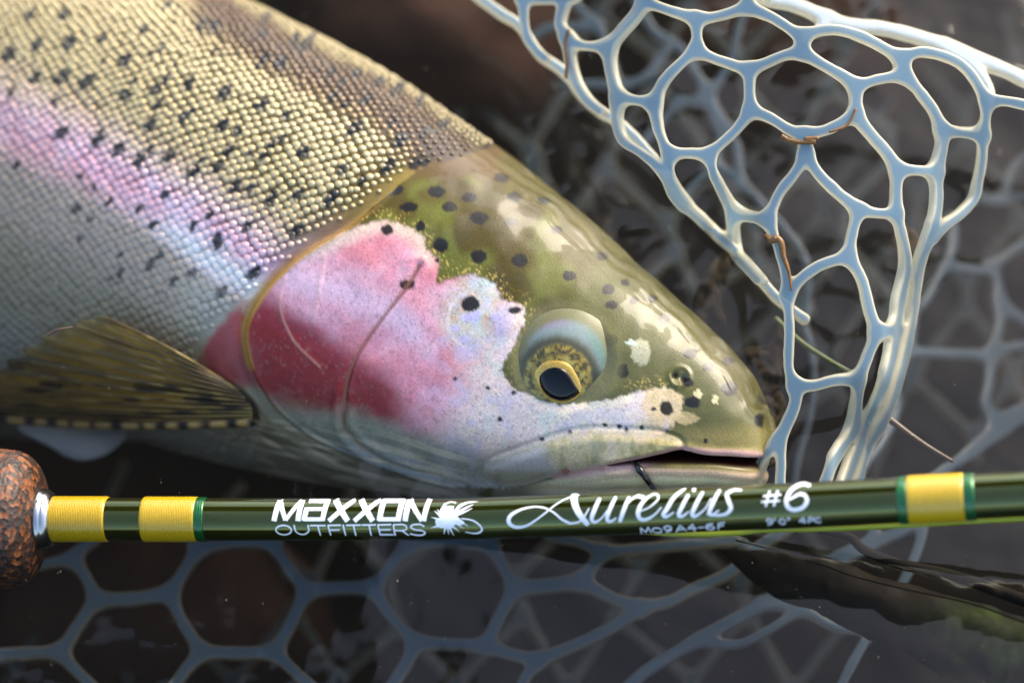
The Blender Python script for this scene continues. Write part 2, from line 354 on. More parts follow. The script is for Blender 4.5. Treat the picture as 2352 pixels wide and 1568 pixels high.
HSPOTS = [(906, 437, 19, 14), (1003, 443, 19, 14), (1079, 457, 16, 11), (1180, 457, 16, 12), (1247, 466, 14, 9), (1152, 409, 17, 11), (940, 480, 21, 11), (1033, 480, 17, 12), (1101, 505, 20, 14),
          (1174, 514, 16, 10), (1277, 533, 14, 9), (968, 524, 11, 10), (893, 533, 13, 11), (798, 515, 10, 12), (1014, 568, 17, 16), (1100, 592, 17, 15), (1194, 600, 18, 14), (1308, 633, 15, 11), (1384, 590, 13, 9),
          (1436, 648, 10, 8), (1397, 664, 14, 11), (1405, 699, 14, 10), (1455, 690, 10, 8), (1497, 686, 12, 9), (1525, 733, 13, 10), (1404, 781, 14, 14), (1430, 852, 13, 16), (1585, 815, 14, 11), (1622, 847, 12, 10),
          (1665, 838, 13, 9), (1580, 880, 11, 10), (1668, 897, 16, 15), (1590, 925, 16, 13), (1531, 937, 15, 16), (1732, 970, 9, 13), (1080, 698, 20, 17), (1182, 712, 14, 8), (938, 655, 17, 11), (850, 480, 12, 7), (588, 627, 14, 13), (1735, 925, 6, 12), (1560, 866, 21, 18)]

def mixc(c, rgb, m): return c + (lin(rgb) - c) * np.clip(m, 0, 1)[..., None]
def paint(X, Y, skin=True):
    """pigment at grid point X, Y (skin=True: bare skin under and between the scales)"""
    wx = X + (fbm(X / 23, Y / 23) - 0.5) * 22; wy = Y + (fbm(X / 23 + 90, Y / 23 + 40) - 0.5) * 22
    fx = X + (fbm(X / 7, Y / 7, 2) - 0.5) * 12; fy = Y + (fbm(X / 7 + 50, Y / 7 + 20, 2) - 0.5) * 12
    # ---- flank
    by = np.interp(wx, [p[0] for p in BAND], [p[1] for p in BAND]); d = wy - by     # + = below the pink band
    c = np.zeros(X.shape + (3,)); c[:] = lin((138, 118, 58))
    c = mixc(c, (130, 114, 62), sstep(-230, -420, d)); 
    dors = seg_dist(wx, wy, [(560, 0), (804, 125), (930, 183), (1050, 278), (1186, 370)])
    c = mixc(c, (78, 52, 28), sstep(180, 70, dors + 60 * (fbm(X / 60, Y / 60) - .5)) * 0.95)
    c = mixc(c, (118, 106, 64), sstep(34, 5, dors))
    c = mixc(c, (190, 178, 142), sstep(-120, -60, d))
    pk = np.exp(-((d - 12) / 92) ** 2)
    hue = fbm(X / 70 + 9, Y / 70 + 3)
    c = mixc(c, (222, 164, 176), pk); c = mixc(c, (206, 150, 158), pk * sstep(.5, .68, hue)); c = mixc(c, (220, 186, 198), pk * sstep(.48, .3, hue))
    c = mixc(c, (176, 120, 138), sstep(150, -60, X) * np.exp(-((d - 10) / 34) ** 2) * .6)
    c = mixc(c, (222, 222, 216), np.exp(-((d - 78) / 44) ** 2) * sstep(280, 440, X))
    c = mixc(c, (172, 158, 140), sstep(60, 130, d) * sstep(480, 380, X)); c = mixc(c, (178, 176, 164), sstep(110, 170, d) * sstep(380, 480, X))
    c = mixc(c, (158, 148, 118), sstep(180, 330, d)); c = mixc(c, (176, 176, 160), sstep(400, 560, d))
    sil = 0.25 + 0.5 * sstep(-60, 40, d)
    if skin:
        bodym = inside(X, Y, SCALED)
        bs = sstep(-12, 40, sdpoly(X, Y, SCALED)); dark = 1 - bs * (0.64 - 0.34 * sstep(-40, 60, d)); c = c * dark[..., None]
        sil = np.where(bodym, 0.1, sil)
    sp = np.zeros(X.shape)
    jx = X + (fbm(X / 11, Y / 11, 2) - 0.5) * 16; jy = Y + (fbm(X / 11 + 70, Y / 11 + 7, 2) - 0.5) * 16
    for (a, b_, r) in SPOTS:
        if r < 1: continue
        r = r * 1.18
        near = (np.abs(X - a) < 40) & (np.abs(Y - b_) < 40)
        if not near.any(): continue
        u = (jx[near] - a); v = (jy[near] - b_)
        uu = u * .75 + v * .66; vv = -u * .66 + v * .75          # streaks along the scale rows
        sp[near] = np.maximum(sp[near], sstep(1.15, .75, np.sqrt((uu / (r * .8)) ** 2 + (vv / (r * 1.5)) ** 2)))
    c = mixc(c, (10, 10, 12), sp * 0.98 * np.where(d > 120, .8, 1)); sil = sil * (1 - sp)
    # ---- head
    g = sdpoly(wx * .4 + X * .6, wy * .4 + Y * .6, GILLPOLY)
    hm = sstep(-3, 3, g)
    olive = np.zeros(X.shape + (3,)); olive[:] = lin((88, 83, 24))
    n1 = fbm(X / 90, Y / 90)
    olive = mixc(olive, (104, 106, 40), sstep(.45, .6, n1)); olive = mixc(olive, (74, 62, 14), sstep(.5, .36, n1) * .8)
    olive = mixc(olive, (92, 70, 30), sstep(430, 392, Y + 20 * (n1 - .5)) * sstep(900, 960, X))
    olive = mixc(olive, (94, 94, 50), sstep(1180, 1400, X + 0.6 * (Y - 700)))          # greyer snout
    olive = mixc(olive, (84, 80, 28), sstep(70, 20, seg_dist(X, Y, [(1186, 370), (1296, 461), (1424, 574), (1493, 630), (1603, 737), (1698, 846), (1740, 940)])) * .8)
    olive = mixc(olive, (150, 138, 78), sstep(960, 1010, Y) * sstep(1480, 1560, X))
    head = olive * .82; hs = np.full(X.shape, 0.05)
    ck = sdpoly(fx, fy, CHEEK); cm = sstep(-5, 4, ck)
    pink = np.zeros(X.shape + (3,)); pink[:] = lin((228, 150, 160))
    n2 = fbm(X / 45 + 5, Y / 45); n3 = fbm(X / 9, Y / 9, 2)
    pink = mixc(pink, (208, 112, 112), sstep(.45, .75, n2) * .4); pink = mixc(pink, (232, 186, 198), sstep(.5, .25, n2) * .45)
    # deeper red along the lower gill cover
    low = sstep(-30, 45, Y - np.interp(X, [560, 640, 720, 800, 900, 960], [655, 672, 735, 800, 862, 930]) + 24 * (n1 - .5))
    pink = mixc(pink, (136, 22, 26), low * sstep(985, 880, X + (n2 - .5) * 60) * sstep(985, 930, Y - (X - 700) * .1) * .95)
    pink = mixc(pink, (206, 150, 150), sstep(600, 560, Y) * sstep(850, 720, X) * .2)
    pink = mixc(pink, (226, 202, 176), sstep(45, 8, ck) * sstep(640, 560, Y) * .85)         # cream upper border
    pink = mixc(pink, (242, 214, 196), sstep(1010, 1150, X + (Y - 850) * .45 + 50 * (n2 - .5)))
    pink = mixc(pink, (244, 226, 198), sstep(1180, 1320, X))
    pink = mixc(pink, (222, 196, 150), sstep(1440, 1520, X + 20 * (n2 - .5)))
    band = np.exp(-((Y - np.interp(X, [620, 760, 900, 1000], [628, 650, 720, 800]) + 30 * (n1 - .5)) / 52) ** 2) * sstep(600, 680, X) * sstep(1040, 940, X)
    pink = mixc(pink, (238, 204, 218), band * .75)
    # pearly patch behind the eye
    pp = np.exp(-(((X - 1085) / 75) ** 2 + ((Y - 725) / 85) ** 2) ** 2)
    hue2 = fbm(X / 26 + 33, Y / 26 + 12)
    pink = mixc(pink, (190, 204, 184), pp * .8); pink = mixc(pink, (200, 186, 224), pp * sstep(.52, .66, hue2)); pink = mixc(pink, (212, 178, 150), pp * sstep(.47, .32, hue2) * .8)
    pink = mixc(pink, (178, 206, 196), np.exp(-(((X - 1110) / 40) ** 2 + ((Y - 650) / 22) ** 2)) * .8)
    pink = mixc(pink, (176, 160, 206), np.exp(-(((X - 1150) / 20) ** 2 + ((Y - 760) / 45) ** 2)) * .7)
    pr = np.abs(np.hypot((X - 1090) / 1.0, (Y - 735) / 1.05) - 62); pink = mixc(pink, (226, 216, 206), sstep(6, 2, pr + 5 * (n3 - .5)) * sstep(1110, 1060, X) * .7)       # rim of the round bone plate behind the eye
    pink = mixc(pink, (150, 110, 104), sstep(.70, .78, fbm(X / 5 + 77, Y / 5, 2)) * .5)                                                         # scattered dark flecks
    # grey-green throat below the cheek
    th_ = Y - np.interp(X, [560, 700, 850, 960, 1060, 1130, 1200, 1300], [890, 930, 950, 975, 1010, 1045, 1075, 1100]) + 40 * (n2 - .5)
    pink = mixc(pink, (158, 160, 138), sstep(-25, 30, th_)); pink = mixc(pink, (182, 186, 186), sstep(40, 95, th_))
    pink = pink * (0.86 + 0.28 * n3)[..., None] * (0.9 + .2 * fbm(X / 3.2, Y / 3.2, 2))[..., None]
    iri_ = fbm(X / 34 + 60, Y / 34 + 8); pink = mixc(pink, (206, 196, 222), sstep(.55, .7, iri_) * .35 * sstep(960, 1060, X)); pink = mixc(pink, (206, 222, 208), sstep(.45, .3, iri_) * .35 * sstep(1040, 1120, X))
    head = head * (1 - cm[..., None]) + pink * cm[..., None]
    hs = hs * (1 - cm) + cm * (0.22 + 0.06 * sstep(1000, 1200, X))
    # small silver patches on the snout
    for (a, b_, ra, rb, cc) in [(1472, 808, 24, 30, (176, 174, 146)), (1448, 786, 14, 7, (190, 204, 190)), (1520, 930, 46, 40, (222, 196, 148)), (1600, 905, 14, 8, (216, 206, 160)), (1640, 918, 6, 12, (216, 206, 160)), (1575, 960, 30, 14, (212, 186, 130))]:
        m_ = sstep(1.1, .8, np.sqrt(((fx - a) / ra) ** 2 + ((fy - b_) / rb) ** 2)); head = mixc(head, cc, m_ * .75); hs = np.maximum(hs, m_ * .4)
    # gold flecks where olive meets pearl
    fleck = sstep(.60, .72, fbm(X / 4, Y / 4, 2)) * sstep(-40, -6, ck) * sstep(0, -10, ck) * sstep(900, 880, Y)
    head = mixc(head, (206, 176, 96), fleck * .8)
    hsp = np.zeros(X.shape); qx = X + (fbm(X / 9, Y / 9, 2) - .5) * 6; qy = Y + (fbm(X / 9 + 9, Y / 9, 2) - .5) * 6
    for (a, b_, ra, rb) in HSPOTS[:-1]:
        near = (np.abs(X - a) < 50) & (np.abs(Y - b_) < 50)
        if near.any(): hsp[near] = np.maximum(hsp[near], sstep(1.2, .9, np.sqrt(((qx[near] - a) / ra) ** 2 + ((qy[near] - b_) / rb) ** 2)))
    tiny = [(1046, 870), (1150, 960), (1310, 990), (1180, 900), (1246, 1006), (1120, 890), (1620, 1010), (1440, 985), (1475, 980), (1424, 978), (1390, 975), (1006, 600), (1500, 940)]
    for (a, b_) in tiny: hsp = np.maximum(hsp, sstep(7, 3.5, np.hypot(qx - a, qy - b_)))
    head = mixc(head, (13, 12, 15), hsp * .97); hs *= (1 - hsp)
    # upper jaw plate, lips, mouth, lower jaw
    jd = sdpoly(X, Y, MAX)
    jaw = np.zeros(X.shape + (3,)); jaw[:] = lin((226, 204, 140)); n4 = fbm(X / 16, Y / 30)
    jaw = mixc(jaw, (168, 158, 100), sstep(.5, .66, n4) * .8); jaw = mixc(jaw, (222, 196, 172), sstep(.48, .3, n4) * .7)
    jaw = mixc(jaw, (214, 204, 196), sstep(1290, 1240, X - (Y - 1040) * .6)); jaw = mixc(jaw, (176, 168, 132), sstep(1060, 1082, Y) * sstep(1300, 1240, X))
    jaw = mixc(jaw, (206, 190, 160), sstep(14, 2, jd) * .8)
    jm = sstep(-6, 6, jd) * (.78 + .22 * sstep(1300, 1220, X)); head = head * (1 - jm[..., None]) + jaw * jm[..., None]; hs = hs * (1 - jm) + .25 * jm
    lipd = np.minimum(seg_dist(X, Y, [(1280, 1090), (1420, 1062), (1490, 1048), (1560, 1032), (1640, 1040), (1740, 1046)]), 99)
    head = mixc(head, (214, 168, 160), sstep(17, 6, lipd + 5 * (n2 - .5)))
    lj = sstep(0, 8, Y - np.interp(X, [1180, 1300, 1420, 1500, 1600, 1760], [1118, 1090, 1064, 1062, 1066, 1068]))  * sstep(1180, 1290, X)
    lowj = np.zeros(X.shape + (3,)); lowj[:] = lin((238, 226, 182))
    lowj = mixc(lowj, (234, 218, 184), sstep(1085, 1070, Y)); lowj = mixc(lowj, (206, 182, 130), np.exp(-((Y - 1112 - (X - 1450) * -.03) / 9) ** 2) * .7); lowj = mixc(lowj, (150, 152, 150), sstep(1118, 1150, Y) * .7)
    head = head * (1 - lj[..., None]) + lowj * lj[..., None]
    head = mixc(head, (216, 182, 152), sstep(10, 4, np.abs(Y - np.interp(X, [1290, 1420, 1500, 1600, 1760], [1098, 1074, 1070, 1072, 1076]))) * sstep(1300, 1420, X) * .8)
    md = sdpoly(X, Y, MOUTH); head = mixc(head, (40, 12, 11), sstep(-3.5, .5, md)); hs = hs * (1 - sstep(-6, 0, md)); head = mixc(head, (96, 40, 38), np.exp(-((md - 7) / 2.0) ** 2) * sstep(1500, 1560, X) * sstep(1052, 1056, Y) * .5)
    head = mixc(head, (178, 30, 50), sstep(13, 5, np.hypot(fx - 1302, fy - 1076)) * .7)
    # rim of the gill cover and grooves
    rim = seg_dist(X, Y, GILL[:58] + np.array([0, 0]))
    c = c * (1 - hm[..., None]) + head * hm[..., None]; s_ = sil * (1 - hm) + hs * hm
    rd = sdpoly(wx, wy, RED); c = mixc(c, (164, 62, 68), sstep(-10, 14, rd) * (1 - hm) * .92); s_ = s_ * (1 - sstep(-10, 14, rd) * (1 - hm))
    c = mixc(c, (184, 138, 52), sstep(19, 10, rim + 5 * (n2 - .5)) * sstep(1010, 900, Y) * sstep(430, 650, Y) * .95); s_ = s_ * (1 - sstep(13, 6, rim) * .8)
    pg = seg_dist(X, Y, PREOP); c = mixc(c, (150, 98, 74), sstep(6, 2.5, pg + 2 * (n2 - .5)) * .75 * sstep(1060, 1000, Y))
    c = mixc(c, (206, 190, 160), sstep(6, 2.5, pg) * .5 * sstep(960, 1000, Y))
    for ln in ([(660, 640), (650, 700), (680, 780), (740, 840)], [(750, 590), (735, 680), (725, 740)]):
        c = mixc(c, (222, 178, 158), sstep(4, 1.5, seg_dist(X, Y, catmull(ln, 6))) * .4)
    # branchiostegal streaks on the throat
    stx = sstep(.55, .7, noise((Y - X * .28) / 7, (X + Y) / 160)) * sstep(960, 1040, Y - (X - 900) * .1) * sstep(1150, 1000, X) * sstep(560, 640, X)
    c = mixc(c, (236, 222, 190), stx * .8)
    fl = sstep(.63, .74, noise(X / 11 + Y / 20, Y / 5)) * sstep(960, 1020, Y) * sstep(620, 520, X - (Y - 1000))
    c = mixc(c, (214, 204, 172), fl * .6)
    # eye socket skin
    ed = np.hypot((X - EYE[0]) / 1.0, (Y - EYE[1]) / 1.0)
    c = mixc(c, (118, 114, 74), sstep(150, 110, ed) * (1 - sstep(-2, 2, ck)) * .7)
    return np.concatenate([np.clip(c, 0.002, 1), np.clip(s_, 0, 1)[..., None]], -1)

def displace(X, Y):
    g = sdpoly(X, Y, GILLPOLY); onp = sstep(1120, 1040, Y) * sstep(400, 540, Y)
    h = 1.5 * sstep(-2, 16, g) * sstep(330, 60, g) * onp                     # gill cover stands proud of the flank
    h = h - 1.3 * np.exp(-((g + 10) / 10) ** 2) * onp                        # gap behind its edge
    h = h + 0.5 * np.exp(-((g - 8) / 7) ** 2) * onp
    pg = seg_dist(X, Y, PREOP); h = h - 0.6 * np.exp(-(pg / 6) ** 2); h = h + .35 * np.exp(-((pg - 16) / 9) ** 2)
    ed = np.hypot(X - EYE[0], Y - EYE[1]); h = h - 0.9 * sstep(125, 90, ed)
    jd = sdpoly(X, Y, MAX); h = h + 0.75 * sstep(-3, 26, jd) - 0.4 * np.exp(-((jd + 6) / 5) ** 2)
    md = sdpoly(X, Y, MOUTH); ljc = np.interp(X, [1250, 1420, 1560, 1760], [1112, 1088, 1086, 1084]); h = h + 2.2 * np.exp(-((Y - ljc) / 24) ** 2) * sstep(1240, 1420, X) * sstep(1790, 1700, X)
    h = h - 6.0 * sstep(-3, 9, md) + .45 * np.exp(-((md + 11) / 8) ** 2)
    for a, b_ in ((1551, 862), (1570, 870)): h = h - 1.0 * np.exp(-(np.hypot(X - a, Y - b_) / 7) ** 2)
    h = h + .35 * np.exp(-((np.hypot(X - 1560, Y - 866) - 22) / 5) ** 2)
    for ln in ([(700, 975), (820, 1040), (960, 1085), (1080, 1120)], [(640, 985), (760, 1055), (900, 1100), (1040, 1132)], [(600, 1000), (720, 1070), (860, 1112)]):
        h = h - .5 * np.exp(-(seg_dist(X, Y, catmull(ln, 6)) / 7) ** 2)
    for ln in ([(660, 640), (650, 700), (680, 780), (740, 840)], [(750, 590), (735, 680), (725, 740)]):
        h = h + .2 * np.exp(-(seg_dist(X, Y, catmull(ln, 6)) / 5) ** 2)
    h = h + .5 * (fbm(X / 60, Y / 60, 2) - .5) * sstep(0, 60, g)
    dl = seg_dist(X, Y, [(1050, 278), (1186, 370), (1296, 461), (1424, 574), (1493, 630), (1603, 737), (1698, 846), (1735, 920)])      # rippled lip of water and its bright lines, shaped as skin folds
    h = h + .16 * np.sin(dl / 3.6 + 7 * fbm(X / 70, Y / 70, 2)) * sstep(62, 20, dl) * sstep(1000, 1200, X)
    return h * 1e-3

def fade(X): return sstep(-250, -100, X)
GX, GY = project(G); H = displace(GX, GY); G2 = G + N0 * H[..., None]
BX, BY = project(GM); NBm = gnormals(GM); 
HB = displace(BX, BY); NB0 = gnormals(GB)
sgn = np.sign(np.einsum('ij,ij->i', NB0[300], np.tile(-FN, (NB, 1))).sum()); GB2 = GB + sgn * NB0 * HB[..., None]
full = np.concatenate([G2, GB2], axis=1)
colr = np.concatenate([paint(GX, GY), paint(BX, BY)], axis=1)
# nostril holes are dark
nd = np.minimum(np.hypot(GX - 1551, GY - 862), np.hypot(GX - 1571, GY - 871))
colr[:, :NT, :3] = colr[:, :NT, :3] * (1 - .85 * sstep(8, 5, nd)[..., None]) + lin((40, 26, 30)) * (.85 * sstep(8, 5, nd))[..., None]
trout = empty('trout', tuple(FPL(np.array(700.), np.array(600.)) - np.array([0, 0, 0.03])))
tag(trout, 'big rainbow trout with black spots, pink side stripe and red gill cover', 'fish')
F = grid_faces(NU, NT + NB, True)
F2 = [tuple(range(NT + NB)), tuple(range((NU - 1) * (NT + NB), NU * (NT + NB)))[::-1]]
body = mesh_obj('body', full.reshape(-1, 3), F, M_skin, None, True, colr.reshape(-1, 4)); adopt(body, trout)

def surf(px, py, lift=0.0):       # point of the near flank seen at a grid point (nearest sample, averaged)
    px = np.atleast_1d(px).astype(float); py = np.atleast_1d(py).astype(float); o = []
    for a, b_ in zip(px, py):
        d2 = (GX - a) ** 2 + (GY - b_) ** 2
        i, j = np.unravel_index(np.argmin(d2), d2.shape); o.append(G[i, j] + N0[i, j] * lift)
    return np.array(o)

# scales, row by row, as small domes on the flank
def build_scales():
    cands = []
    mid = G[:, NT // 2]; L = np.concatenate([[0], np.cumsum(np.linalg.norm(np.diff(mid, axis=0), axis=1))])
    ds = 0.00158; k = 0; q = np.interp(-900, GX[:, NT // 2], L)
    while q < L[-1] * 0.999:
        fi = np.interp(q, L, np.arange(NU)); i = int(fi)
        if GX[i, NT // 2] > 1250: break
        row = G[i] + (G[min(i + 1, NU - 1)] - G[i]) * (fi - i)
        al = np.concatenate([[0], np.cumsum(np.linalg.norm(np.diff(row, axis=0), axis=1))]); a0 = al[NT // 2]
        dt = 0.00240
        m = int(a0 / dt) + 1
        for kk in range(-m, m + 30):
            s = a0 + (kk + 0.5 * (k % 2)) * dt
            if 0.0008 < s < al[-1]: cands.append((fi, np.interp(s, al, np.arange(NT))))
        q += ds; k += 1
    cands = np.array(cands); fi, fj = cands[:, 0], cands[:, 1]
    i = np.clip(fi.astype(int), 0, NU - 2); j = np.clip(fj.astype(int), 0, NT - 2); a = (fi - i)[:, None]; b_ = (fj - j)[:, None]
    bil = lambda A: (A[i, j] * (1 - a) + A[i + 1, j] * a) * (1 - b_) + (A[i, j + 1] * (1 - a) + A[i + 1, j + 1] * a) * b_
    pos = bil(G2); nor = bil(N0); nor /= np.linalg.norm(nor, axis=1)[:, None]
    tan = bil(np.gradient(G, axis=0)); tan /= np.linalg.norm(tan, axis=1)[:, None]
    X, Y = project(pos)
    wv = 0.0011; pos = pos + tan * ((fbm(X / 120, Y / 120) - .5) * 2 * wv)[:, None] + np.cross(nor, tan) * ((fbm(X / 120 + 40, Y / 120 + 9) - .5) * 2 * wv)[:, None]; X, Y = project(pos)
    ok = inside(X, Y, SCALED) & (X > -1100) & (Y > -560) & (Y < 1010)
    by = np.interp(X, [p[0] for p in BAND], [p[1] for p in BAND]); d = Y - by
    ok &= (sdpoly(X, Y, RED) < -8) & (sdpoly(X, Y, GILLPOLY) < -4 - 10 * sstep(430, 560, Y)) & ~((sdpoly(X, Y, SCALED) < 9) & (X > 400))
    pos, nor, tan, X, Y, d = [q_[ok] for q_ in (pos, nor, tan, X, Y, d)]
    n = len(pos); bit = np.cross(nor, tan)
    g = (X - 200) / 1000
    size = (1.0 - 0.16 * sstep(700, 1150, X) + .12 * sstep(-40, 60, d)) * (1 + 0.22 * (rng.random(n) - .5)) * (0.55 + .45 * sstep(0, 70, sdpoly(X, Y, SCALED)))
    size *= 1 - .25 * sstep(150, 30, seg_dist(X, Y, [(560, 0), (804, 125), (930, 183), (1050, 278), (1186, 370)]))
    hgt = 0.00046 * (1 - .35 * sstep(60, 200, d)) * (1 - .45 * sstep(250, 400, d)) * (0.8 + .4 * rng.random(n))
    rot = 0.5 * (rng.random(n) - .5); pos = pos + tan * (rng.normal(size=n) * .00016)[:, None] + bit * (rng.normal(size=n) * .00016)[:, None]
    t2 = tan * np.cos(rot)[:, None] + bit * np.sin(rot)[:, None]; b2 = -tan * np.sin(rot)[:, None] + bit * np.cos(rot)[:, None]
    ns = 10; ang = np.linspace(0, 2 * np.pi, ns, endpoint=False)
    rings = [(0, 0, 1.0), (0.45, ns, 0.86), (0.8, ns, 0.42), (1.0, ns, -0.25)]
    loc = [(0., 0., 1.0)]
    for r, _, h in rings[1:]:
        for a_ in ang: loc.append((r * math.cos(a_), r * math.sin(a_), h))
    loc = np.array(loc)
    lx = loc[:, 0] * 0.00126; ly = loc[:, 1] * 0.00106
    tilt = -loc[:, 0] * 0.20                                     # tail-side edge stands up
    V = pos[:, None] + size[:, None, None] * (lx[None, :, None] * t2[:, None] + ly[None, :, None] * b2[:, None]) + (hgt[:, None] * (loc[None, :, 2] + tilt[None, :]))[..., None] * nor[:, None]
    fs = [(0, 1 + k, 1 + (k + 1) % ns) for k in range(ns)]
    for r_ in range(2):
        o0 = 1 + r_ * ns; o1 = o0 + ns
        for k in range(ns):
            k2 = (k + 1) % ns; fs += [(o0 + k, o1 + k, o1 + k2), (o0 + k, o1 + k2, o0 + k2)]
    fs = np.array(fs)
    VX, VY = project(V); C = paint(VX, VY, False)
    # centre of each scale pearly, rim keeps the skin pigment
    base = paint(X, Y, False)
    br = 1 + 0.16 * (rng.random(n) - .5)
    r = np.hypot(loc[:, 0], loc[:, 1])
    lumspot = C[..., :3].mean(-1) < 0.09
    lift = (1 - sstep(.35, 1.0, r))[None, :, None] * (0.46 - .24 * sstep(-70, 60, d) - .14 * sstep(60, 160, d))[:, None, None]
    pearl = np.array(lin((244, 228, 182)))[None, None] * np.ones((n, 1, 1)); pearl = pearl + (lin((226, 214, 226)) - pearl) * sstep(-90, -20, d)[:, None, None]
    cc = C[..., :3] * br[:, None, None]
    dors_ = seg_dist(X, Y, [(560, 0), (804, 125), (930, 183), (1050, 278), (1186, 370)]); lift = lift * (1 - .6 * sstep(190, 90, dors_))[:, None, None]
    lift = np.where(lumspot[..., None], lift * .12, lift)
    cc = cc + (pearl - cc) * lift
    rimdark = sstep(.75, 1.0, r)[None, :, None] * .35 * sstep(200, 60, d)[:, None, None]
    cc = cc * (1 - rimdark)
    C = np.concatenate([np.clip(cc, .003, 1), C[..., 3:]], -1)
    order = np.argsort(-(size * (1 + .4 * (X > 0) * (X < 2352) * (Y > 0)) + 0.2 * sstep(900, 300, np.hypot(X - 800, Y - 350))))
    single = order[:300]; rest = order[300:]
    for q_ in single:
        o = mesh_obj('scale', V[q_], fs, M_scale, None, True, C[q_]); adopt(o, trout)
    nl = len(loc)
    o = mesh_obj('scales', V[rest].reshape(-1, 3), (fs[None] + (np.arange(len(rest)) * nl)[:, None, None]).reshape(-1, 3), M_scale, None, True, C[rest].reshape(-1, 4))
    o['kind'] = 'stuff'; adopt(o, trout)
    print('scales', n)
build_scales()

# eye
def build_eye():
    O = surf(EYE[0], EYE[1])[0]; n = -FWD * .75 + FN * .25; n /= np.linalg.norm(n)
    ex = RGT - n * (RGT @ n); ex /= np.linalg.norm(ex); ey = np.cross(n, ex)
    sc_ = np.linalg.norm(O - CAM) / DIST * PX
    O = O - n * 0.0008
    def dome(x, y):                       # x, y in grid units from the eye centre (y down); height of the eyeball
        r2 = (x / 122) ** 2 + (y / 122) ** 2
        return 0.0038 * np.clip(1 - r2, 0, 1) ** .95 - .0014
    def at(x, y, lift=0): 
        return O + (x * sc_)[..., None] * ex - (y * sc_)[..., None] * ey + (dome(x, y) + lift)[..., None] * n
    nr, na = 44, 96
    r = np.sin(np.linspace(0, np.pi / 2, nr)) * 122; a = np.linspace(0, 2 * np.pi, na, endpoint=False)
    Rr, A = np.meshgrid(r, a, indexing='ij'); x = Rr * np.cos(A); y = Rr * np.sin(A)
    V = at(x, y).reshape(-1, 3)
    dx = x + (fbm(x / 14 + 20, y / 14 + 20) - .5) * 18; dy = y + (fbm(x / 14 + 60, y / 14 + 20) - .5) * 18
    c = np.zeros(x.shape + (3,)); c[:] = lin((92, 94, 66))
    rr = np.hypot(x, y)
    rho = np.hypot(dx * .4 + x * .6 + 16, dy * .4 + y * .6 - 40)
    c = mixc(c, (120, 134, 132), sstep(84, 112, rho)); c = mixc(c, (134, 126, 144), sstep(112, 128, rho) * sstep(30, -20, x)); c = mixc(c, (84, 122, 106), sstep(96, 112, rho) * sstep(30, 80, x) * .7)
    c = mixc(c, (116, 112, 76), sstep(90, 104, rr) * sstep(-80, 10, y)); c = mixc(c, (108, 106, 66), sstep(84, 104, rr) * .95)
    c = mixc(c, (54, 52, 36), np.exp(-((rho - 86) / 11) ** 2) * .75)
    gold = sstep(82, 74, rho); nn_ = fbm(dx / 10, dy / 10)
    c = mixc(c, (150, 126, 48), gold * .95); c = mixc(c, (44, 46, 28), gold * sstep(.5, .62, nn_) * .85); c = mixc(c, (168, 160, 84), gold * sstep(.44, .3, nn_) * .7)
    c = mixc(c, (40, 42, 34), np.exp(-((rho - 58) / 5) ** 2) * sstep(20, -30, y) * .8)
    c = mixc(c, (40, 38, 32), sstep(40, 80, x) * sstep(14, 40, y) * .7)
    eye = mesh_obj('eye', V, grid_faces(nr, na, True), M_eye, None, True, c.reshape(-1, 3)); adopt(eye, trout)
    f = 0.2014; ox, oy = 1091 - EYE[0], 660.4 - EYE[1]
    pup = catmull([(740, 1070), (760, 1010), (830, 960), (910, 945), (1000, 970), (1060, 1040), (1100, 1110), (1145, 1190), (1120, 1230), (1040, 1275), (950, 1285), (850, 1250), (770, 1170)], 5, True) * f + (ox, oy); pup = pup.mean(0) + (pup - pup.mean(0)) * 1.2 + (2, -4)
    iri = catmull([(680, 1060), (690, 980), (760, 900), (850, 866), (950, 866), (1050, 905), (1115, 985), (1165, 1090), (1182, 1180), (1145, 1245), (1050, 1308), (955, 1318), (850, 1284), (755, 1200)], 5, True) * f + (ox, oy); iri = iri.mean(0) + (iri - iri.mean(0)) * 1.13 + (2, -4)
    def blob(name, loop, lift, mat_, parent, inner=None):
        m = len(loop); cen = loop.mean(0); lv = []
        rs = np.linspace(0, 1, 12) if inner is None else None
        for t_ in rs:
            q = cen + (loop - cen) * t_
            lv.append(at(q[:, 0], q[:, 1], lift * (1 - t_ ** 10) - 0.0002 * t_ ** 10))
        o = mesh_obj(name, np.vstack(lv), grid_faces(len(rs), m, True), mat_, None, True)
        o.parent = parent; return o
    blob('iris', iri, 0.00035, M_iris, eye); blob('pupil', pup, 0.0008, M_pupil, eye)
build_eye()

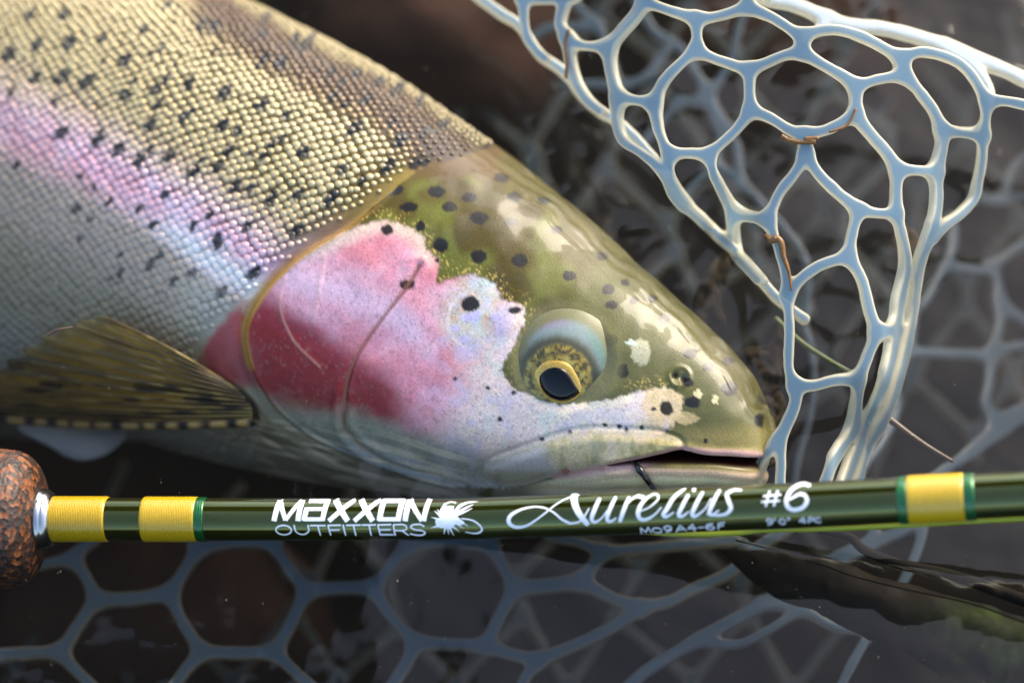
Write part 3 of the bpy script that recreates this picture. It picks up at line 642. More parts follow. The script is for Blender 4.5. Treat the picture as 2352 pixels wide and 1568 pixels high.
# pectoral fin: membrane and single rays
def build_fin():
    base = catmull([(520, 878), (560, 902), (590, 935), (596, 968)], 8); tip = catmull([(240, 726), (150, 752), (60, 806), (-30, 868), (-110, 915), (-160, 945)], 10)
    def pt(t, r):
        bp_ = np.stack([np.interp(t, np.linspace(0, 1, len(base)), base[:, k]) for k in (0, 1)], -1)
        tp_ = np.stack([np.interp(t, np.linspace(0, 1, len(tip)), tip[:, k]) for k in (0, 1)], -1)
        q = bp_ + (tp_ - bp_) * r[..., None]
        bow = np.sin(np.pi * r) * (26 * (t - .3))                      # rays bow towards the belly
        return q[..., 0], q[..., 1] + bow
    tg_, rg_ = np.meshgrid(np.linspace(0, 1, 7), np.linspace(0, 1, 9), indexing='ij'); xg, yg = pt(tg_, rg_)
    zg = surf(np.clip(xg.ravel(), -150, 9999), np.minimum(yg.ravel(), 990))[:, 2].reshape(7, 9)
    def z_at(x, y, t, r):
        a = np.clip(t, 0, 1) * 6; b_ = np.clip(r, 0, 1) * 8; i = np.minimum(a.astype(int), 5); j = np.minimum(b_.astype(int), 7); a = a - i; b_ = b_ - j
        zb = (zg[i, j] * (1 - a) + zg[i + 1, j] * a) * (1 - b_) + (zg[i, j + 1] * (1 - a) + zg[i + 1, j + 1] * a) * b_
        return zb + 0.0006 + 0.0065 * sstep(0, .45, r)
    nt_, nr_ = 120, 90
    T, Rr = np.meshgrid(np.linspace(0, 1, nt_), np.linspace(0, 1, nr_), indexing='ij'); Rr2 = Rr * (1 + .02 * np.sin(T * 70))
    x, y = pt(T, Rr2)
    ph = np.cos(T * 2 * np.pi * 13)
    z = z_at(x, y, T, Rr) + 0.00025 * ph * Rr
    V = P(x, y, z)
    c = np.zeros(T.shape + (3,)); c[:] = lin((150, 132, 70)); n_ = fbm(T * 14, Rr * 6)
    c = mixc(c, (176, 152, 72), sstep(.45, .62, n_)); c = mixc(c, (92, 72, 58), sstep(.55, .75, fbm(T * 30 + 9, Rr * 3)) * .8)
    c = mixc(c, (84, 70, 46), sstep(.3, .0, Rr) * .8); c = mixc(c, (146, 146, 110), sstep(.86, 1, Rr) * .6 * sstep(.7, .4, T))
    c = mixc(c, (206, 172, 100), sstep(.93, .97, T))
    dk = sstep(.66, .74, noise(T * 14 + 3, Rr * 9)) * sstep(.35, .55, T); c = mixc(c, (30, 28, 34), dk * .9)
    fin = mesh_obj('pectoral_fin', V.reshape(-1, 3), grid_faces(nt_, nr_), M_fin, None, True, c.reshape(-1, 3)); adopt(fin, trout)
    so = fin.modifiers.new('thick', 'SOLIDIFY'); so.thickness = 0.0003
    for k in range(14):
        t_ = np.full(60, k / 13.); r_ = np.linspace(0.02, 0.985 if k < 13 else 1.0, 60); x, y = pt(t_, r_)
        z = z_at(x, y, t_, r_) + 0.00045
        lead = k == 13
        rad = (0.0011 if lead else 0.00042) * (1 - .65 * r_ * (0 if lead else 1))
        V, Fc = tube(P(x, y, z), rad, 8)
        cc = np.zeros((60, 3)); cc[:] = lin((120, 98, 58) if not lead else (214, 178, 106))
        nn = noise(r_ * 16 + k * 7.3, np.full(60, k * 1.7)); 
        if lead: cc = mixc(cc, (24, 18, 30), sstep(.15, .45, np.sin(r_ * 92 + .6 * np.sin(r_ * 21))))
        else: cc = mixc(cc, (26, 24, 32), sstep(.58, .70, nn) * (.9 if k > 5 else .35)); cc = mixc(cc, (170, 148, 78), sstep(.42, .3, nn) * .7)
        o = mesh_obj('fin_ray', V, Fc, M_ray, None, True, np.repeat(cc, 8, axis=0)); o.parent = fin
    # far pectoral fin, pale underside showing below the belly
    out_ = catmull([(40, 985), (120, 1030), (150, 1048), (190, 1058), (240, 1046), (278, 1018), (290, 995), (250, 975), (150, 960), (70, 960)], 6, True); cen = out_.mean(0)
    V = []; rs = np.linspace(0, 1, 8)
    for q in rs:
        u = cen + (out_ - cen) * q; V.append(P(u[:, 0], u[:, 1], np.full(len(u), -0.046) + 0.002 * (1 - q ** 2)))
    o = mesh_obj('pectoral_fin', np.vstack(V), grid_faces(len(rs), len(out_), True), M_palefin, None); adopt(o, trout)
    o.modifiers.new('thick', 'SOLIDIFY').thickness = 0.0006
    o['label'] = 'pale milky tip of the other front fin'
build_fin()

# ------------------------------------------------------------------ landing net
NETROOT = empty('landing_net', tuple(P(1900., 900., 0.)))
tag(NETROOT, 'translucent pale blue rubber landing net with rounded honeycomb holes', 'net')
def sheet(edges, zfun, name='mesh_panel', step=2.6, k=8.0, fat=4, t_in=0.00100, t_edge=0.00072, label=None, tint=(134, 166, 188), rim_glow=(238, 230, 200)):
    polys = []
    for e in edges:
        wd = e[0]; pts = np.array(e[1:], float)
        polys.append((wd, catmull(pts, 6) if len(pts) > 2 else pts))
    allp = np.vstack([p for _, p in polys]); x0, y0 = allp.min(0) - 30; x1, y1 = allp.max(0) + 30
    nx, ny = int((x1 - x0) / step) + 1, int((y1 - y0) / step) + 1
    xs = x0 + np.arange(nx) * step; ys = y0 + np.arange(ny) * step
    X, Y = np.meshgrid(xs, ys, indexing='ij')
    def field(X, Y, flat=False):
        acc = np.zeros(X.shape)
        for wd, p in polys:
            bx0, by0 = p.min(0) - 45; bx1, by1 = p.max(0) + 45
            if not flat:
                i0, i1 = np.searchsorted(xs, [bx0, bx1]); j0, j1 = np.searchsorted(ys, [by0, by1]); sl = (slice(i0, i1), slice(j0, j1))
            else: sl = np.nonzero((X > bx0) & (X < bx1) & (Y > by0) & (Y < by1))[0]
            d = seg_dist(X[sl], Y[sl], p) - (wd + fat) / 2 + 1.5
            acc[sl] += np.exp(-d / k)
        return -k * np.log(acc + 1e-12)
    D = field(X, Y)
    wob = (fbm(X / 30 + 3, Y / 30, 2) - .5) * 3.0; D = D + wob
    cell = 0.25 * (D[:-1, :-1] + D[1:, :-1] + D[:-1, 1:] + D[1:, 1:]) < 0
    ci, cj = np.nonzero(cell)
    quad = np.stack([ci * ny + cj, (ci + 1) * ny + cj, (ci + 1) * ny + cj + 1, ci * ny + cj + 1], 1)
    used = np.unique(quad); remap = -np.ones(nx * ny, int); remap[used] = np.arange(len(used)); quad = remap[quad]
    vx, vy, vd = X.ravel()[used].copy(), Y.ravel()[used].copy(), D.ravel()[used]
    # boundary edges
    E = np.concatenate([quad[:, [0, 1]], quad[:, [1, 2]], quad[:, [2, 3]], quad[:, [3, 0]]]); key = np.sort(E, 1); code = key[:, 0] * 10000000 + key[:, 1]
    u, inv, cnt = np.unique(code, return_inverse=True, return_counts=True); be = E[cnt[inv] == 1]; bv = np.unique(be)
    gx, gy = np.gradient(D, step); gx = gx.ravel()[used]; gy = gy.ravel()[used]; gl_ = np.hypot(gx, gy) + 1e-6
    mv = np.clip(-vd[bv] / gl_[bv], -2.2, 2.2); vx[bv] += mv * gx[bv] / gl_[bv]; vy[bv] += mv * gy[bv] / gl_[bv]; vd = vd.copy(); vd[bv] = 0
    # smooth the boundary loops
    nb = {}
    for a, b_ in be: nb.setdefault(a, []).append(b_); nb.setdefault(b_, []).append(a)
    for _ in range(3):
        ox, oy = vx.copy(), vy.copy()
        for a, l in nb.items():
            if len(l) == 2: vx[a] = .5 * ox[a] + .25 * (ox[l[0]] + ox[l[1]]); vy[a] = .5 * oy[a] + .25 * (oy[l[0]] + oy[l[1]])
    z = zfun(vx, vy); base = P(vx, vy, z)
    e_ = 4.0; du = P(vx + e_, vy, zfun(vx + e_, vy)) - base; dv = P(vx, vy - e_, zfun(vx, vy - e_)) - base
    n = np.cross(du, dv); n /= np.linalg.norm(n, axis=1)[:, None]; n[n @ FWD > 0] *= -1
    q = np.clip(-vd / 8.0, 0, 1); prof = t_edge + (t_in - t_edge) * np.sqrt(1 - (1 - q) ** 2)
    top = base + n * prof[:, None]; bot = base - n * prof[:, None]; nv = len(base)
    walls = np.stack([be[:, 0], be[:, 1], be[:, 1] + nv, be[:, 0] + nv], 1)[:, ::-1]
    Fq = np.concatenate([quad, quad[:, ::-1] + nv, walls])
    cs = mixc(np.tile(lin(tint), (nv, 1)), rim_glow, sstep(.85, .1, q)); cs = np.vstack([cs, cs])  # cream glow of light through the cord edges, painted into the vertex colour
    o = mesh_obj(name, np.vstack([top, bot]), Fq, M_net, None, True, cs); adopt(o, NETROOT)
    if label: o['label'] = label
    return o

SUNK = dict(tint=(116, 146, 172), rim_glow=(150, 160, 164))  # cords under water: edge glow painted weaker, tint dimmer and bluer
front = [
 (24, (1204, -30), (1202, 22), (1209, 81), (1230, 115), (1253, 135)), (26, (1195, -5), (1250, -2), (1320, -8)), (22, (1300, -20), (1294, 20), (1287, 55), (1305, 88)),
 (24, (1305, 88), (1308, 128), (1323, 183), (1348, 227), (1381, 256)), (22, (1305, 90), (1335, 104), (1392, 110)),
 (26, (1395, 110), (1429, 73), (1466, 29), (1482, 0), (1490, -40)), (24, (1480, 4), (1528, 22), (1599, 44)),
 (24, (1398, 110), (1403, 154), (1411, 190), (1422, 227)), (24, (1422, 227), (1460, 230), (1503, 238)), (22, (1422, 227), (1418, 275), (1433, 322), (1469, 348), (1512, 382), (1540, 415), (1570, 462)),
 (25, (1503, 238), (1528, 185), (1580, 130), (1599, 110)), (24, (1503, 238), (1510, 280), (1523, 325), (1540, 355)), (24, (1599, 44), (1600, 80), (1599, 118)),
 (24, (1599, 44), (1650, 38), (1715, 18)), (24, (1715, 18), (1718, 0), (1712, -40)), (25, (1718, 18), (1775, 42), (1830, 78), (1845, 84)), (24, (1599, 118), (1650, 138), (1720, 162)),
 (24, (1720, 162), (1760, 145), (1800, 128), (1841, 120)), (26, (1845, 84), (1842, 120)), (26, (1842, 120), (1890, 150), (1930, 172), (1965, 198)), (26, (1722, 162), (1722, 210), (1724, 250)),
 (24, (1845, 84), (1880, 72), (1932, 70), (2000, 95), (2070, 135)), (24, (1965, 200), (2010, 185), (2073, 172)), (26, (2072, 133), (2075, 172)), (26, (1965, 200), (1964, 262)),
 (25, (2076, 172), (2110, 210), (2140, 250), (2163, 296)), (24, (2072, 133), (2120, 120), (2180, 134), (2225, 165), (2266, 230)), (24, (2268, 232), (2310, 232), (2370, 244)),
 (24, (2268, 232), (2264, 270), (2258, 310)), (22, (2165, 300), (2210, 304), (2258, 310)), (24, (2165, 300), (2160, 345), (2148, 393)), (22, (2258, 310), (2256, 360), (2248, 410), (2236, 455), (2205, 490), (2170, 515), (2140, 545)),
 (25, (1724, 254), (1690, 300), (1640, 345), (1628, 357)), (26, (1724, 254), (1770, 272), (1815, 300), (1845, 310)), (26, (1847, 310), (1900, 298), (1962, 265)), (24, (1848, 312), (1852, 352)),
 (25, (1852, 352), (1825, 400), (1790, 445), (1766, 500)), (26, (1852, 352), (1880, 400), (1925, 445), (1973, 483)), (26, (1964, 264), (2000, 310), (2035, 350), (2062, 392)),
 (22, (1540, 355), (1580, 352), (1628, 357)), (22, (1540, 355), (1536, 395), (1545, 440), (1570, 468), (1601, 494), (1656, 549)), (24, (1628, 357), (1638, 395), (1660, 440), (1686, 494)), (22, (1686, 494), (1725, 498), (1766, 505)),
 (22, (2062, 392), (2105, 392), (2148, 395)), (25, (2062, 392), (2058, 430), (2058, 490)), (22, (1973, 483), (2015, 490), (2058, 490)), (22, (2148, 395), (2150, 440), (2146, 490), (2130, 545), (2112, 600), (2101, 671), (2090, 744), (2068, 839), (2040, 930), (1996, 1030), (1950, 1150)),
 (22, (1686, 494), (1682, 530), (1691, 579), (1720, 614), (1749, 645)), (22, (1766, 505), (1778, 540), (1790, 580), (1804, 630), (1808, 680)), (25, (1973, 483), (1958, 530), (1947, 590)),
 (22, (2058, 490), (2072, 545), (2079, 608), (2064, 682), (2053, 755), (2042, 821), (2025, 880), (2000, 945), (1965, 1030), (1920, 1150)), (26, (1808, 680), (1840, 640), (1885, 610), (1947, 588)),
 (25, (1947, 588), (1978, 640), (1996, 710), (2013, 762)), (24, (1808, 680), (1813, 740), (1812, 800), (1813, 850), (1825, 885)), (20, (2013, 762), (2053, 757)), (25, (2013, 762), (1995, 810), (1970, 870)),
 (26, (1825, 885), (1870, 885), (1920, 872), (1970, 870)), (30, (1826, 885), (1826, 925), (1808, 970), (1786, 1012)), (24, (1970, 870), (1968, 920), (1954, 986), (1930, 1025), (1907, 1066), (1880, 1150)),
 (22, (1204, -30), (1150, -110)), (22, (1204, -30), (1250, -120)), (22, (1310, -20), (1250, -120)), (22, (1310, -20), (1400, -120)), (22, (1490, -40), (1400, -120)), (22, (1490, -40), (1600, -120)), (22, (1712, -40), (1600, -120)), (22, (1712, -40), (1800, -110)), (22, (1250, -120), (1245, -220)), (22, (1400, -120), (1400, -220)), (22, (1600, -120), (1605, -220)), (22, (1800, -110), (1820, -210)), (22, (1800, -110), (1760, -5)),
 (24, (1786, 1012), (1794, 1050), (1792, 1100), (1790, 1150)), (18, (1786, 1012), (1765, 1040), (1745, 1080), (1725, 1150)),
]
def zf_front(x, y):
    z = 0.0015 + (1060 - y) * 0.040e-3 + 0.004 * np.exp(-((x - 1900) / 160) ** 2) * sstep(1050, 700, y)
    z = z - 0.020 * sstep(1560, 1230, x) - 0.014 * sstep(2090, 2260, x) * sstep(200, 480, y)
    lowl = 0.024 * sstep(380, 570, y) * sstep(1770, 1670, x)
    lowr = 0.020 * sstep(480, 820, y) * sstep(2020, 2100, x) + 0.016 * sstep(840, 1020, y) * sstep(1900, 1990, x)
    return z - lowl - lowr
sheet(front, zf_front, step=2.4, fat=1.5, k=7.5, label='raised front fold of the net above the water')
# back fold: its cords run behind the front one
strand = [(20, (1080, -20), (1150, 32), (1195, 62), (1239, 125), (1297, 168), (1338, 220), (1378, 256), (1414, 278), (1470, 330), (1543, 420), (1601, 494), (1656, 549), (1691, 579), (1749, 645), (1790, 690), (1850, 735))]
back = [(16, (1220, 90), (1260, 66), (1330, 64), (1372, 60)), (16, (1320, 195), (1380, 196), (1420, 200), (1480, 180), (1530, 120)), (16, (1310, -40), (1330, 20), (1372, 60), (1400, 120), (1420, 200)), (18, (1440, -40), (1500, 70), (1560, 110), (1600, 170), (1640, 250), (1690, 330), (1700, 420)),
        (16, (1560, 235), (1620, 225), (1680, 140), (1700, 60), (1740, -40)), (16, (1560, 235), (1520, 280), (1475, 335)), (16, (1620, 225), (1650, 300), (1640, 380)), (14, (1790, 690), (1850, 760), (1870, 860), (1860, 960), (1835, 1050), (1820, 1150)),
        (16, (1640, 380), (1600, 420), (1570, 455)), (16, (1640, 380), (1700, 420), (1770, 490), (1850, 600), (1850, 735))]
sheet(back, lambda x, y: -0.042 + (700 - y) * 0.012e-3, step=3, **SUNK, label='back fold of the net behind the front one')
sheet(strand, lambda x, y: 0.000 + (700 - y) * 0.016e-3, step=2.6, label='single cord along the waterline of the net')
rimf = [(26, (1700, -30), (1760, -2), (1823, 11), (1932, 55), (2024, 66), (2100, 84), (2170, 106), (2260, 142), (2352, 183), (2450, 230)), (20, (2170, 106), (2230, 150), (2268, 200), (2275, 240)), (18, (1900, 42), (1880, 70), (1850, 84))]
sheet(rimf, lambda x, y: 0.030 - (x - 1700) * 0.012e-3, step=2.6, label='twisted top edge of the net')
# the part of the bag under water, right
right = [(20, (2180, 500), (2188, 530), (2180, 590), (2130, 680), (2100, 720), (2085, 800), (2040, 880), (2010, 960), (1970, 1040), (1930, 1100), (1900, 1160)), (20, (2180, 612), (2240, 622), (2275, 612), (2352, 560), (2440, 520)), (20, (2278, 615), (2292, 670), (2294, 740), (2275, 815)),
         (20, (2100, 810), (2160, 812), (2275, 818)), (22, (2275, 818), (2270, 880), (2262, 925), (2285, 970)), (20, (2292, 690), (2340, 730), (2420, 760)), (20, (2275, 815), (2320, 800), (2400, 780)),
         (20, (2285, 965), (2340, 940), (2430, 900)), (24, (2070, 1160), (2140, 1100), (2244, 1029), (2352, 956), (2450, 880)), (18, (2240, 455), (2290, 462), (2370, 450)), (18, (2285, 970), (2262, 1000), (2230, 1035)), (18, (2036, 870), (2060, 930), (2030, 1010), (1980, 1080), (1950, 1160)), (16, (2300, 455), (2330, 380), (2400, 330))]
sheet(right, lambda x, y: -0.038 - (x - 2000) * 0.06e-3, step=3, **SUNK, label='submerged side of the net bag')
bot = [
 (30, (223, 1378), (300, 1376), (391, 1364)), (26, (223, 1378), (200, 1330), (169, 1285)), (24, (169, 1285), (190, 1260), (220, 1235), (240, 1200)), (22, (169, 1285), (130, 1290), (90, 1300)),
 (27, (223, 1378), (185, 1430), (140, 1497)), (27, (140, 1497), (70, 1500), (-40, 1506)), (26, (140, 1497), (170, 1535), (215, 1580), (230, 1620)), (26, (391, 1364), (425, 1310), (455, 1262)),
 (24, (455, 1262), (540, 1246), (625, 1246)), (22, (455, 1262), (440, 1235), (430, 1190)), (27, (391, 1364), (415, 1420), (463, 1497)), (28, (463, 1497), (550, 1500), (632, 1497)), (26, (463, 1497), (430, 1535), (390, 1590)),
 (27, (632, 1497), (665, 1440), (704, 1357)), (26, (704, 1357), (665, 1305), (627, 1248)), (30, (704, 1357), (780, 1350), (858, 1350)), (26, (632, 1497), (670, 1535), (730, 1590)), (24, (627, 1248), (640, 1220), (645, 1180)),
 (26, (858, 1350), (905, 1290), (940, 1253)), (26, (858, 1350), (895, 1410), (955, 1475)), (28, (955, 1475), (1030, 1478), (1120, 1483)), (28, (955, 1475), (930, 1530), (890, 1590)),
 (28, (1120, 1483), (1140, 1430), (1185, 1350)), (26, (1185, 1350), (1155, 1300), (1127, 1250)), (28, (1127, 1250), (1040, 1244), (940, 1250)), (22, (940, 1250), (930, 1215), (935, 1180)), (22, (1127, 1250), (1135, 1215), (1130, 1180)),
 (32, (1185, 1350), (1260, 1345), (1336, 1335)), (26, (1336, 1335), (1365, 1295), (1384, 1268)), (22, (1384, 1268), (1450, 1262), (1550, 1253), (1690, 1240)), (20, (1384, 1268), (1330, 1245), (1260, 1232)),
 (26, (1336, 1335), (1400, 1370), (1472, 1396)), (24, (1472, 1396), (1540, 1380), (1593, 1352), (1676, 1315), (1735, 1261), (1810, 1215)), (26, (1472, 1396), (1390, 1450), (1240, 1515)), (26, (1120, 1483), (1175, 1502), (1235, 1516)), (24, (1238, 1516), (1205, 1560), (1190, 1610)),
]
sheet(bot, lambda x, y: -0.052 + (x - 700) * 0.010e-3 - (y - 1250) * 0.01e-3, step=3, rim_glow=(196, 184, 156), label='submerged floor of the net bag under the rod')
low2 = [(26, (1440, 1580), (1493, 1535), (1603, 1469), (1749, 1388), (1895, 1297), (2059, 1224), (2160, 1160)), (22, (1900, 1640), (1970, 1500), (2040, 1400), (2059, 1360), (2085, 1315), (2114, 1242), (2120, 1180)), (20, (1895, 1297), (1960, 1270), (2000, 1240), (2010, 1180)), (20, (1690, 1310), (1720, 1270), (1690, 1240), (1600, 1230)),
        (18, (1749, 1388), (1840, 1400), (1920, 1440), (2010, 1445)), (18, (1603, 1469), (1690, 1480), (1760, 1450), (1840, 1400))]
sheet(low2, lambda x, y: -0.046 + 0 * x, step=3, **SUNK, label='stretched submerged cords of the net near the added branch')
# deeper layers of the bag: regular honeycomb seen through the water
def hexes(x0, y0, nx, ny, a, skew, jit, wd):
    r_ = np.random.default_rng(int(x0 * 3 + y0)); nodes = {}
    def nd(i, j, s):
        kx = (i, j, s)
        if kx not in nodes:
            bx = x0 + (i + .5 * (j % 2)) * a * 1.732 ; by = y0 + j * a * 1.5 + (0 if s == 0 else -a) * .5
            nodes[kx] = (bx + skew * by * .2 + r_.normal() * jit, by + r_.normal() * jit)
        return nodes[kx]
    E_ = []
    for j in range(ny):
        for i in range(nx):
            A = nd(i, j, 0); B = nd(i, j, 1)
            # A is the lower node, B the upper node of a vertical pair
            E_.append((wd, A, B))
            o = j % 2
            if j > 0:
                for di in ((0, -1) if (o == 0) else (1, 0)):
                    if (i + di, j - 1, 0) in nodes: E_.append((wd, B, nodes[(i + di, j - 1, 0)]))
    return [e for e in E_ if np.hypot(e[1][0] - e[2][0], e[1][1] - e[2][1]) < a * 2]
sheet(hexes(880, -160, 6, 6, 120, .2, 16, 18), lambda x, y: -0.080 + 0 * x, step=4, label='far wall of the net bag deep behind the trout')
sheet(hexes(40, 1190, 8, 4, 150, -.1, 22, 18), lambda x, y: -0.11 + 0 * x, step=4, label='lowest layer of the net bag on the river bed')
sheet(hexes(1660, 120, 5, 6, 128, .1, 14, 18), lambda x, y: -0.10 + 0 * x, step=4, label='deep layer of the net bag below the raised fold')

# ------------------------------------------------------------------ fly rod
RX = np.array([-700, -300, 100, 500, 900, 1050, 1200, 1400, 1600, 1860, 2100, 2333, 2700, 3600], float)
RY = np.array([1189, 1190, 1191.5, 1192, 1192, 1191, 1186.5, 1179, 1171, 1159, 1147, 1135, 1117, 1073], float)
RW = np.array([49, 49, 49.5, 49, 47.5, 47, 48, 49.5, 51, 53, 53, 53, 53, 52], float)      # half width on the grid
RZ = np.array([-16, -13, -8.5, -4.5, -0.5, 1.5, 4.0, 8, 12.5, 18, 23, 28, 36, 55], float) * 1e-3
def sm(xs, A):
    r = np.interp(xs, RX, A); h = 70
    return (np.interp(xs - h, RX, A) + np.interp(xs + h, RX, A) + 2 * r + np.interp(xs - h / 2, RX, A) * 2 + np.interp(xs + h / 2, RX, A) * 2) / 8
def rod_frame(x):
    x = np.atleast_1d(np.asarray(x, float)); c = P(x, sm(x, RY), sm(x, RZ))
    c2 = P(x + 2, sm(x + 2, RY), sm(x + 2, RZ)); tg = c2 - c; tg /= np.linalg.norm(tg, axis=1)[:, None]
    v = CAM - c; dist = np.linalg.norm(v, axis=1); v = v / dist[:, None]; v = v - tg * np.sum(v * tg, 1)[:, None]; v /= np.linalg.norm(v, axis=1)[:, None]
    u = np.cross(v, tg); u *= np.sign(u @ UPV)[:, None]
    rad = sm(x, RW) * PX * ((c - CAM) @ FWD) / DIST
    return c, tg, u, v, rad
ROD = empty('fly_rod', tuple(P(1000., 1192., 0.)))
tag(ROD, 'glossy olive green fly rod with white lettering and yellow thread windings', 'fishing rod')
def lathe(name, xs, radf, material, parent=ROD, nseg=64, caps=True):
    c, tg, u, v, rad = rod_frame(xs); a = np.linspace(0, 2 * np.pi, nseg, endpoint=False)
    rr = radf(np.asarray(xs, float), rad)
    V = c[:, None] + rr[:, None, None] * (np.cos(a)[None, :, None] * v[:, None] + np.sin(a)[None, :, None] * u[:, None])
    Fq = [tuple(f) for f in grid_faces(len(xs), nseg, True)]
    if caps: Fq += [tuple(range(nseg)), tuple(range((len(xs) - 1) * nseg, len(xs) * nseg))[::-1]]
    o = mesh_obj(name, V.reshape(-1, 3), Fq, material, None, True); adopt(o, parent)
    return o
lathe('blank', np.linspace(60, 3600, 260), lambda x, r: r * np.where(x > 3000, 1, 1), M_blank)
def wrap(x0, x1, material, h, name):
    xs = np.concatenate([[x0, x0 + 1.5, x0 + 5], np.linspace(x0 + 10, x1 - 10, 12), [x1 - 5, x1 - 1.5, x1]])
    if x1 - x0 < 30: xs = np.linspace(x0, x1, 14)
    def rf(x, r):
        e = np.minimum(x - x0, x1 - x) / min(6, (x1 - x0) / 3)
        return r + h * np.sqrt(np.clip(1 - (1 - np.clip(e, 0, 1)) ** 2, 0, 1)) - 1e-5
    return lathe(name, xs, rf, material)
wrap(106, 250, M_yellow, 0.00035, 'yellow_winding'); wrap(330, 456, M_yellow, 0.00032, 'yellow_winding'); wrap(452, 476, M_green, 0.00024, 'green_trim_winding')
wrap(2063, 2088, M_green, 0.00024, 'green_trim_winding'); wrap(2085, 2217, M_yellow, 0.00034, 'yellow_winding'); wrap(2214, 2241, M_green, 0.00024, 'green_trim_winding')
# flare of the first winding up to the check
lathe('winding_check', np.linspace(88, 124, 26), lambda x, r: np.interp(x - 12, [76, 79, 86, 92, 97, 101, 106, 112], [58, 66, 68.5, 67, 63.5, 63, 60, 54]) * PX * 1.02, M_silver)
lathe('cork_grip', np.concatenate([np.linspace(-700, -60, 20, endpoint=False), np.linspace(-60, 95, 48)]), lambda x, r: np.interp(x, [-700, -300, -120, -40, 10, 40, 62, 78, 88, 93, 95], [118, 135, 152, 155, 154, 150, 140, 122, 98, 75, 58]) * PX * 1.02 * (1 + .006 * np.sin(x * 3.1)), M_cork, nseg=96)

class Print:
    def __init__(s, name): s.name = name; s.V = []; s.F = []; s.n = 0; s.k = 0
    def map(s, q, lift):
        x, y = q[:, 0], q[:, 1]
        c, tg, u, v, rad = rod_frame(x); e = np.clip((sm(x, RY) - y) / sm(x, RW), -.985, .985); sn = e; cs = np.sqrt(1 - sn ** 2)
        return c + (rad + lift)[:, None] * (sn[:, None] * u + cs[:, None] * v)
    def add(s, q, f):
        s.k += 1; lift = np.full(len(q), 0.00004 + 0.000005 * s.k)
        s.V.append(s.map(np.asarray(q, float), lift)); s.F += [tuple(i + s.n for i in g) for g in f]; s.n += len(q)
    def stroke(s, pts, wd, o, f, smooth=True, sq=False):
        p = np.array(pts, float)
        wd = np.broadcast_to(np.asarray(wd, float), (len(p),)) if np.ndim(wd) else np.full(len(p), wd)
        pw = np.hstack([p, wd[:, None]])
        if smooth and len(p) > 2: pw = catmull(pw, 8)
        else:
            L = [pw[0]]
            for a, b_ in zip(pw[:-1], pw[1:]):
                for t_ in np.linspace(0, 1, 7)[1:]: L.append(a + (b_ - a) * t_)
            pw = np.array(L)
        p, wd = pw[:, :2], pw[:, 2]
        tg = np.gradient(p, axis=0); tg /= np.linalg.norm(tg, axis=1)[:, None] + 1e-9; nn = np.stack([-tg[:, 1], tg[:, 0]], 1)
        if not sq:                                   # rounded ends
            p = np.vstack([p[0] - tg[0] * wd[0] * .45, p[0] - tg[0] * wd[0] * .3, p, p[-1] + tg[-1] * wd[-1] * .3, p[-1] + tg[-1] * wd[-1] * .45]); nn = np.vstack([nn[0], nn[0], nn, nn[-1], nn[-1]]); wd = np.concatenate([[wd[0] * .4, wd[0] * .8], wd, [wd[-1] * .8, wd[-1] * .4]])
        off = np.linspace(-.5, .5, 5)
        q = (p[:, None] + nn[:, None] * (off[None, :, None] * wd[:, None, None])).reshape(-1, 2)
        s.add(q * f + np.array(o), [tuple(g) for g in grid_faces(len(p), 5)])
    def poly(s, pts, o, f):
        p = np.array(pts, float); m = len(p); L = []
        for a, b_ in zip(p, np.roll(p, -1, 0)): L += [a, a + (b_ - a) / 3, a + (b_ - a) * 2 / 3]
        p = np.array(L); cen = p.mean(0); rs = [1, .66, .33, .02]
        q = np.vstack([cen + (p - cen) * r_ for r_ in rs]); s.add(q * f + np.array(o), [tuple(g) for g in grid_faces(4, len(p), True)])
    def done(s):
        o = mesh_obj(s.name, np.vstack(s.V), s.F, M_white, None, False); adopt(o, ROD); return o
def ell(cx, cy, rx, ry, n=14): 
    a = np.linspace(0, 2 * np.pi, n + 1); return [(cx + rx * math.cos(q), cy + ry * math.sin(q)) for q in a]
OA, FA = (574.2, 1091.0), 0.29297
p = Print('lettering'); B = dict(o=OA, f=FA, smooth=False, sq=True)
for st, wd in [([(222, 358), (252, 200)], 40), ([(256, 196), (312, 352)], 34), ([(312, 352), (420, 196)], 30), ([(428, 196), (408, 358)], 40), ([(478, 203), (628, 203)], 30), ([(628, 190), (598, 356)], 38), ([(452, 344), (600, 344)], 30), ([(468, 266), (612, 266)], 27), ([(454, 356), (474, 256)], 38),
               ([(684, 192), (796, 358)], 44), ([(836, 192), (648, 358)], 36), ([(884, 192), (992, 358)], 44), ([(1036, 192), (846, 358)], 36),
               ([(1056, 203), (1222, 203)], 32), ([(1216, 190), (1190, 358)], 42), ([(1034, 344), (1198, 344)], 32), ([(1044, 356), (1068, 194)], 42), ([(1246, 358), (1268, 196)], 42), ([(1270, 194), (1378, 356)], 36), ([(1390, 358), (1424, 190)], 40)]:
    p.stroke(st, wd, **B)
p.done()
p = Print('lettering'); B = dict(o=OA, f=FA, smooth=False)
p.stroke(ell(293, 427, 60, 36), 12, OA, FA)
p.stroke([(378, 392), (388, 438), (425, 460), (462, 455), (489, 430), (486, 392)], 12, OA, FA)
for st in [[(505, 392), (618, 392)], [(562, 392), (574, 464)], [(642, 392), (654, 464)], [(642, 391), (738, 389)], [(648, 427), (725, 425)], [(760, 389), (770, 464)], [(786, 390), (892, 388)], [(840, 390), (850, 464)], [(908, 388), (1012, 386)], [(962, 388), (970, 464)],
           [(1032, 387), (1042, 462)], [(1032, 386), (1132, 384)], [(1038, 424), (1125, 422)], [(1042, 461), (1142, 460)], [(1158, 464), (1154, 386)], [(1215, 428), (1262, 464)]]: p.stroke(st, 12, **B)
